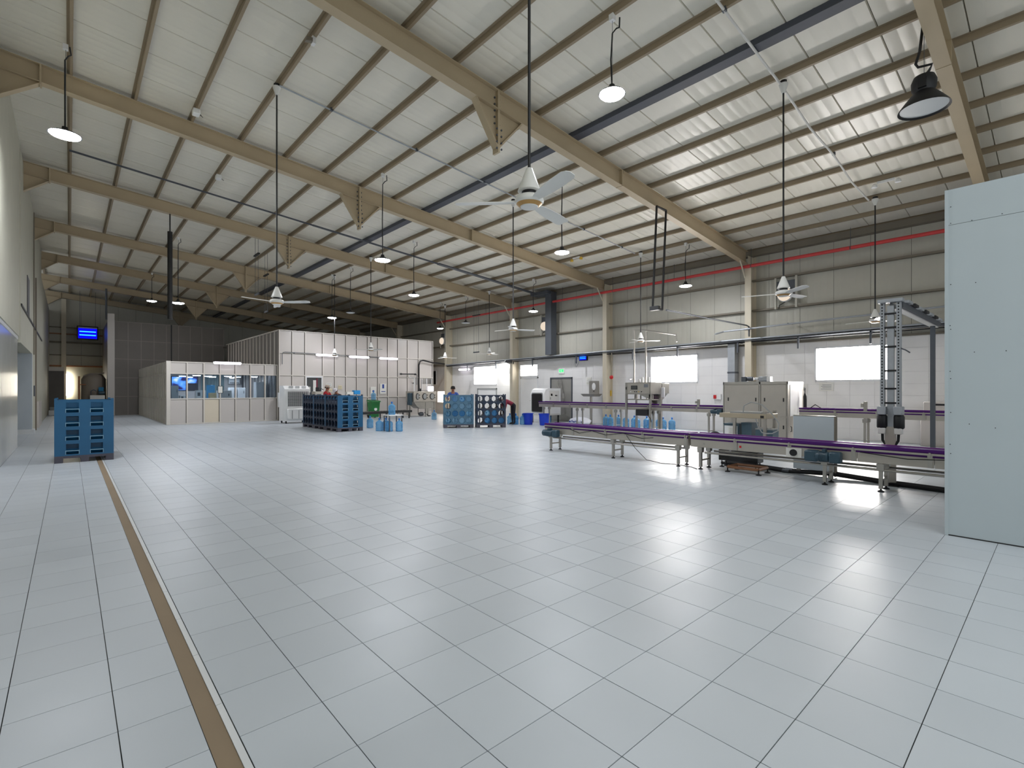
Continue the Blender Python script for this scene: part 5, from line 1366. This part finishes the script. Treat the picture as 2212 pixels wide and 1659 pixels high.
bbox(0, .9, 0, .5, 0, .3, b=.01).build('lower_box', 'white_plastic', wbx); bbox(0.05, .85, 0, .45, .3, .5, b=.01).build('upper_box', 'grey_plastic', wbx)

# ================================================================== PEOPLE
def person(label, loc, rz, shirt, bend=0.0, head_drop=0.0, hat=None, arms='down', height=1.0):
    J = {}
    def add(n, p, r): J[n] = (Vector(p), r)
    add('pelvis', (0, 0, .95), .15); add('spine', (0, .0, 1.14), .135); add('chest', (0, 0, 1.34), .15); add('neck', (0, 0, 1.49), .058)
    add('jaw', (0, -.02, 1.56), .07); add('head', (0, -.01, 1.64), .09); add('crown', (0, .005, 1.71), .06); add('nose', (0, -.105, 1.61), .014)
    for s, k in ((-1, 'l'), (1, 'r')):
        add(k+'sh', (s*.185, 0, 1.42), .062)
        if arms == 'down': add(k+'el', (s*.25, .03, 1.15), .045); add(k+'wr', (s*.26, -.1, .92), .031)
        else: add(k+'el', (s*.27, -.12, 1.2), .045); add(k+'wr', (s*.2, -.36, 1.18), .031)
        add(k+'hip', (s*.09, 0, .88), .095); add(k+'kn', (s*.1, -.02, .49), .062); add(k+'an', (s*.1, .02, .09), .045); add(k+'toe', (s*.11, -.15, .04), .038)
    upper = ['spine', 'chest', 'neck', 'jaw', 'head', 'crown', 'nose', 'lsh', 'rsh', 'lel', 'rel', 'lwr', 'rwr']
    R_ = Matrix.Translation((0, 0, .95)) @ Matrix.Rotation(bend, 4, 'X') @ Matrix.Translation((0, 0, -.95))
    for n in upper: J[n] = (R_ @ J[n][0], J[n][1])
    if bend > .5:      # arms hang straight down from the shoulders
        for k in 'lr':
            sh_ = J[k+'sh'][0]; J[k+'el'] = (sh_ + Vector((0, -.03, -.27)), .045); J[k+'wr'] = (sh_ + Vector((0, -.1, -.5)), .031)
    H_ = Matrix.Translation(J['neck'][0]) @ Matrix.Rotation(head_drop, 4, 'X') @ Matrix.Translation(-J['neck'][0])
    for n in ('jaw', 'head', 'crown', 'nose'): J[n] = (H_ @ J[n][0], J[n][1])
    E = [('pelvis', 'spine'), ('spine', 'chest'), ('chest', 'neck'), ('neck', 'jaw'), ('jaw', 'head'), ('head', 'crown'), ('head', 'nose')]
    for k in 'lr': E += [('chest', k+'sh'), (k+'sh', k+'el'), (k+'el', k+'wr'), ('pelvis', k+'hip'), (k+'hip', k+'kn'), (k+'kn', k+'an'), (k+'an', k+'toe')]
    for k, s in (('l', -1), ('r', 1)):
        w = J[k+'wr'][0]; d = (w - J[k+'el'][0]).normalized()
        side = d.cross(Vector((0, 1, 0))); side = side.normalized() if side.length > .1 else Vector((1, 0, 0))
        pal = w + d * .07; J[k+'pal'] = (pal, .034); E.append((k+'wr', k+'pal'))
        for q, (o, ln) in enumerate(((-.03, .07), (-.01, .085), (.01, .08), (.03, .062))):
            a = pal + side * o + d * (.03 + ln * .5); b = pal + side * o * 1.1 + d * (.03 + ln) + Vector((0, -.018, 0))
            J[k+'f%da' % q] = (a, .0095); J[k+'f%db' % q] = (b, .008); E += [(k+'pal', k+'f%da' % q), (k+'f%da' % q, k+'f%db' % q)]
        a = w + d * .03 - side * .045 * s; b = a + d * .04 - side * .015 * s
        J[k+'ta'] = (a, .011); J[k+'tb'] = (b, .009); E += [(k+'pal', k+'ta'), (k+'ta', k+'tb')]
    names = list(J); idx = {n: i for i, n in enumerate(names)}
    me = bpy.data.meshes.new('skeleton'); me.from_pydata([tuple(J[n][0]) for n in names], [(idx[a], idx[b]) for a, b in E], []); me.update()
    tmp = bpy.data.objects.new('skeleton', me); COL.objects.link(tmp)
    md = tmp.modifiers.new('skin', 'SKIN'); md.use_smooth_shade = True
    for i, n in enumerate(names):
        sv = me.skin_vertices[0].data[i]; sv.radius = (J[n][1], J[n][1] * (.8 if n in ('chest', 'spine', 'pelvis') else 1)); sv.use_root = (n == 'pelvis')
    ss = tmp.modifiers.new('sub', 'SUBSURF'); ss.levels = 1; ss.render_levels = 1
    dg = bpy.context.evaluated_depsgraph_get(); dg.update()
    bm_ = bpy.data.meshes.new_from_object(tmp.evaluated_get(dg)); bm_.name = 'person_body'
    bpy.data.objects.remove(tmp)
    t = T('person', label, 'person', loc, rz); t.scale = (height,) * 3
    o = bpy.data.objects.new('body', bm_); COL.objects.link(o); o.parent = t
    bm_.materials.clear()
    for m in ('skin', shirt, 'trousers', 'shoe'): bm_.materials.append(MATS[m])
    segs = []
    for a, b in E:
        mi = 0
        if a in ('pelvis', 'spine', 'chest') and b in ('spine', 'chest', 'lsh', 'rsh'): mi = 1
        if a in ('lsh', 'rsh'): mi = 1
        if b in ('lhip', 'rhip', 'lkn', 'rkn', 'lan', 'ran'): mi = 2
        if b in ('ltoe', 'rtoe'): mi = 3
        segs.append((J[a][0], J[b][0], mi))
    for p in bm_.polygons:
        c = p.center; best = 9; bi = 0
        for (a, b, mi) in segs:
            ab = b - a; f = max(0, min(1, (c - a).dot(ab) / ab.length_squared)); d = (c - a - ab * f).length
            if d < best: best = d; bi = mi
        p.material_index = bi; p.use_smooth = True
    # face, ears and hair or cap follow the head
    hm_ = R_.to_3x3(); hm_ = H_.to_3x3() @ hm_
    hc = J['head'][0]; M4 = Matrix.Translation(hc) @ hm_.to_4x4()
    def hp(mb, n, m):
        mb.v = [tuple(M4 @ Vector(v)) for v in mb.v]; return mb.build(n, m, t)
    for s in (-1, 1):
        hp(MB().lathe([(.003, -.012), (.011, -.006), (.012, 0), (.011, .006), (.003, .012)], (s * .032, -.085, .005), 8), 'eye', 'hair')
        hp(MB().lathe([(.01, -.03), (.02, -.02), (.022, .015), (.01, .03)], (s * .09, .01, -.01), 8), 'ear', 'skin')
    hp(MB().box(-.025, .025, -.088, -.08, -.062, -.053), 'mouth', 'shirt_maroon')
    if hat:
        hp(MB().lathe([(.1, .02), (.105, .05), (.095, .1), (.05, .13), (.01, .135)], (0, .01, 0), 16), 'cap', hat)
        hp(MB().box(-.07, .07, -.17, -.08, .035, .048), 'cap_peak', hat)
        hp(MB().lathe([(.088, -.03), (.1, .0), (.1, .03)], (0, .022, 0), 16), 'hair', 'hair')
    else:
        hp(MB().lathe([(.07, -.03), (.096, .0), (.1, .05), (.085, .09), (.05, .108), (.01, .112)], (0, .018, 0), 16), 'hair', 'hair')
    return t
person('person in a red shirt and pale cap standing behind the block of racks', (8.95, 23.0, 0), radians(40), 'shirt_red', .05, .1, 'cap_tan', 'fwd', 1.03)
person('person in a white cap leaning down behind the block of racks', (9.0, 21.6, 0), radians(-60), 'shirt_dark', .35, .35, 'cap_white', 'down', .98)
person('person in a blue shirt with dark hair working behind the filled rack', (13.2, 18.8, 0), radians(-38), 'shirt_blue', .05, .3, None, 'fwd', 1.01)
person('person in a maroon shirt bending down beside the see-through rack', (15.1, 16.75, 0), radians(-105), 'shirt_maroon', 1.25, .3, None, 'down', 1.0)

tcd = T('conduit', 'grey conduit linking the tube lamps on the tall white room', 'conduit', (8.14, 26.74, 2.9))
MB().tube([(0, 0, 0), (0, 0, .5), (.04, 0, .6), (.14, 0, .63), (3.0, 0, .6), (6.3, 0, .58)], .018, 6).build('pipe_run', 'galv_dark', tcd)
for x in (.6, 2.8, 4.8): box(x - .02, x + .02, -.01, .06, .58, .63).build('clip', 'galv_dark', tcd)
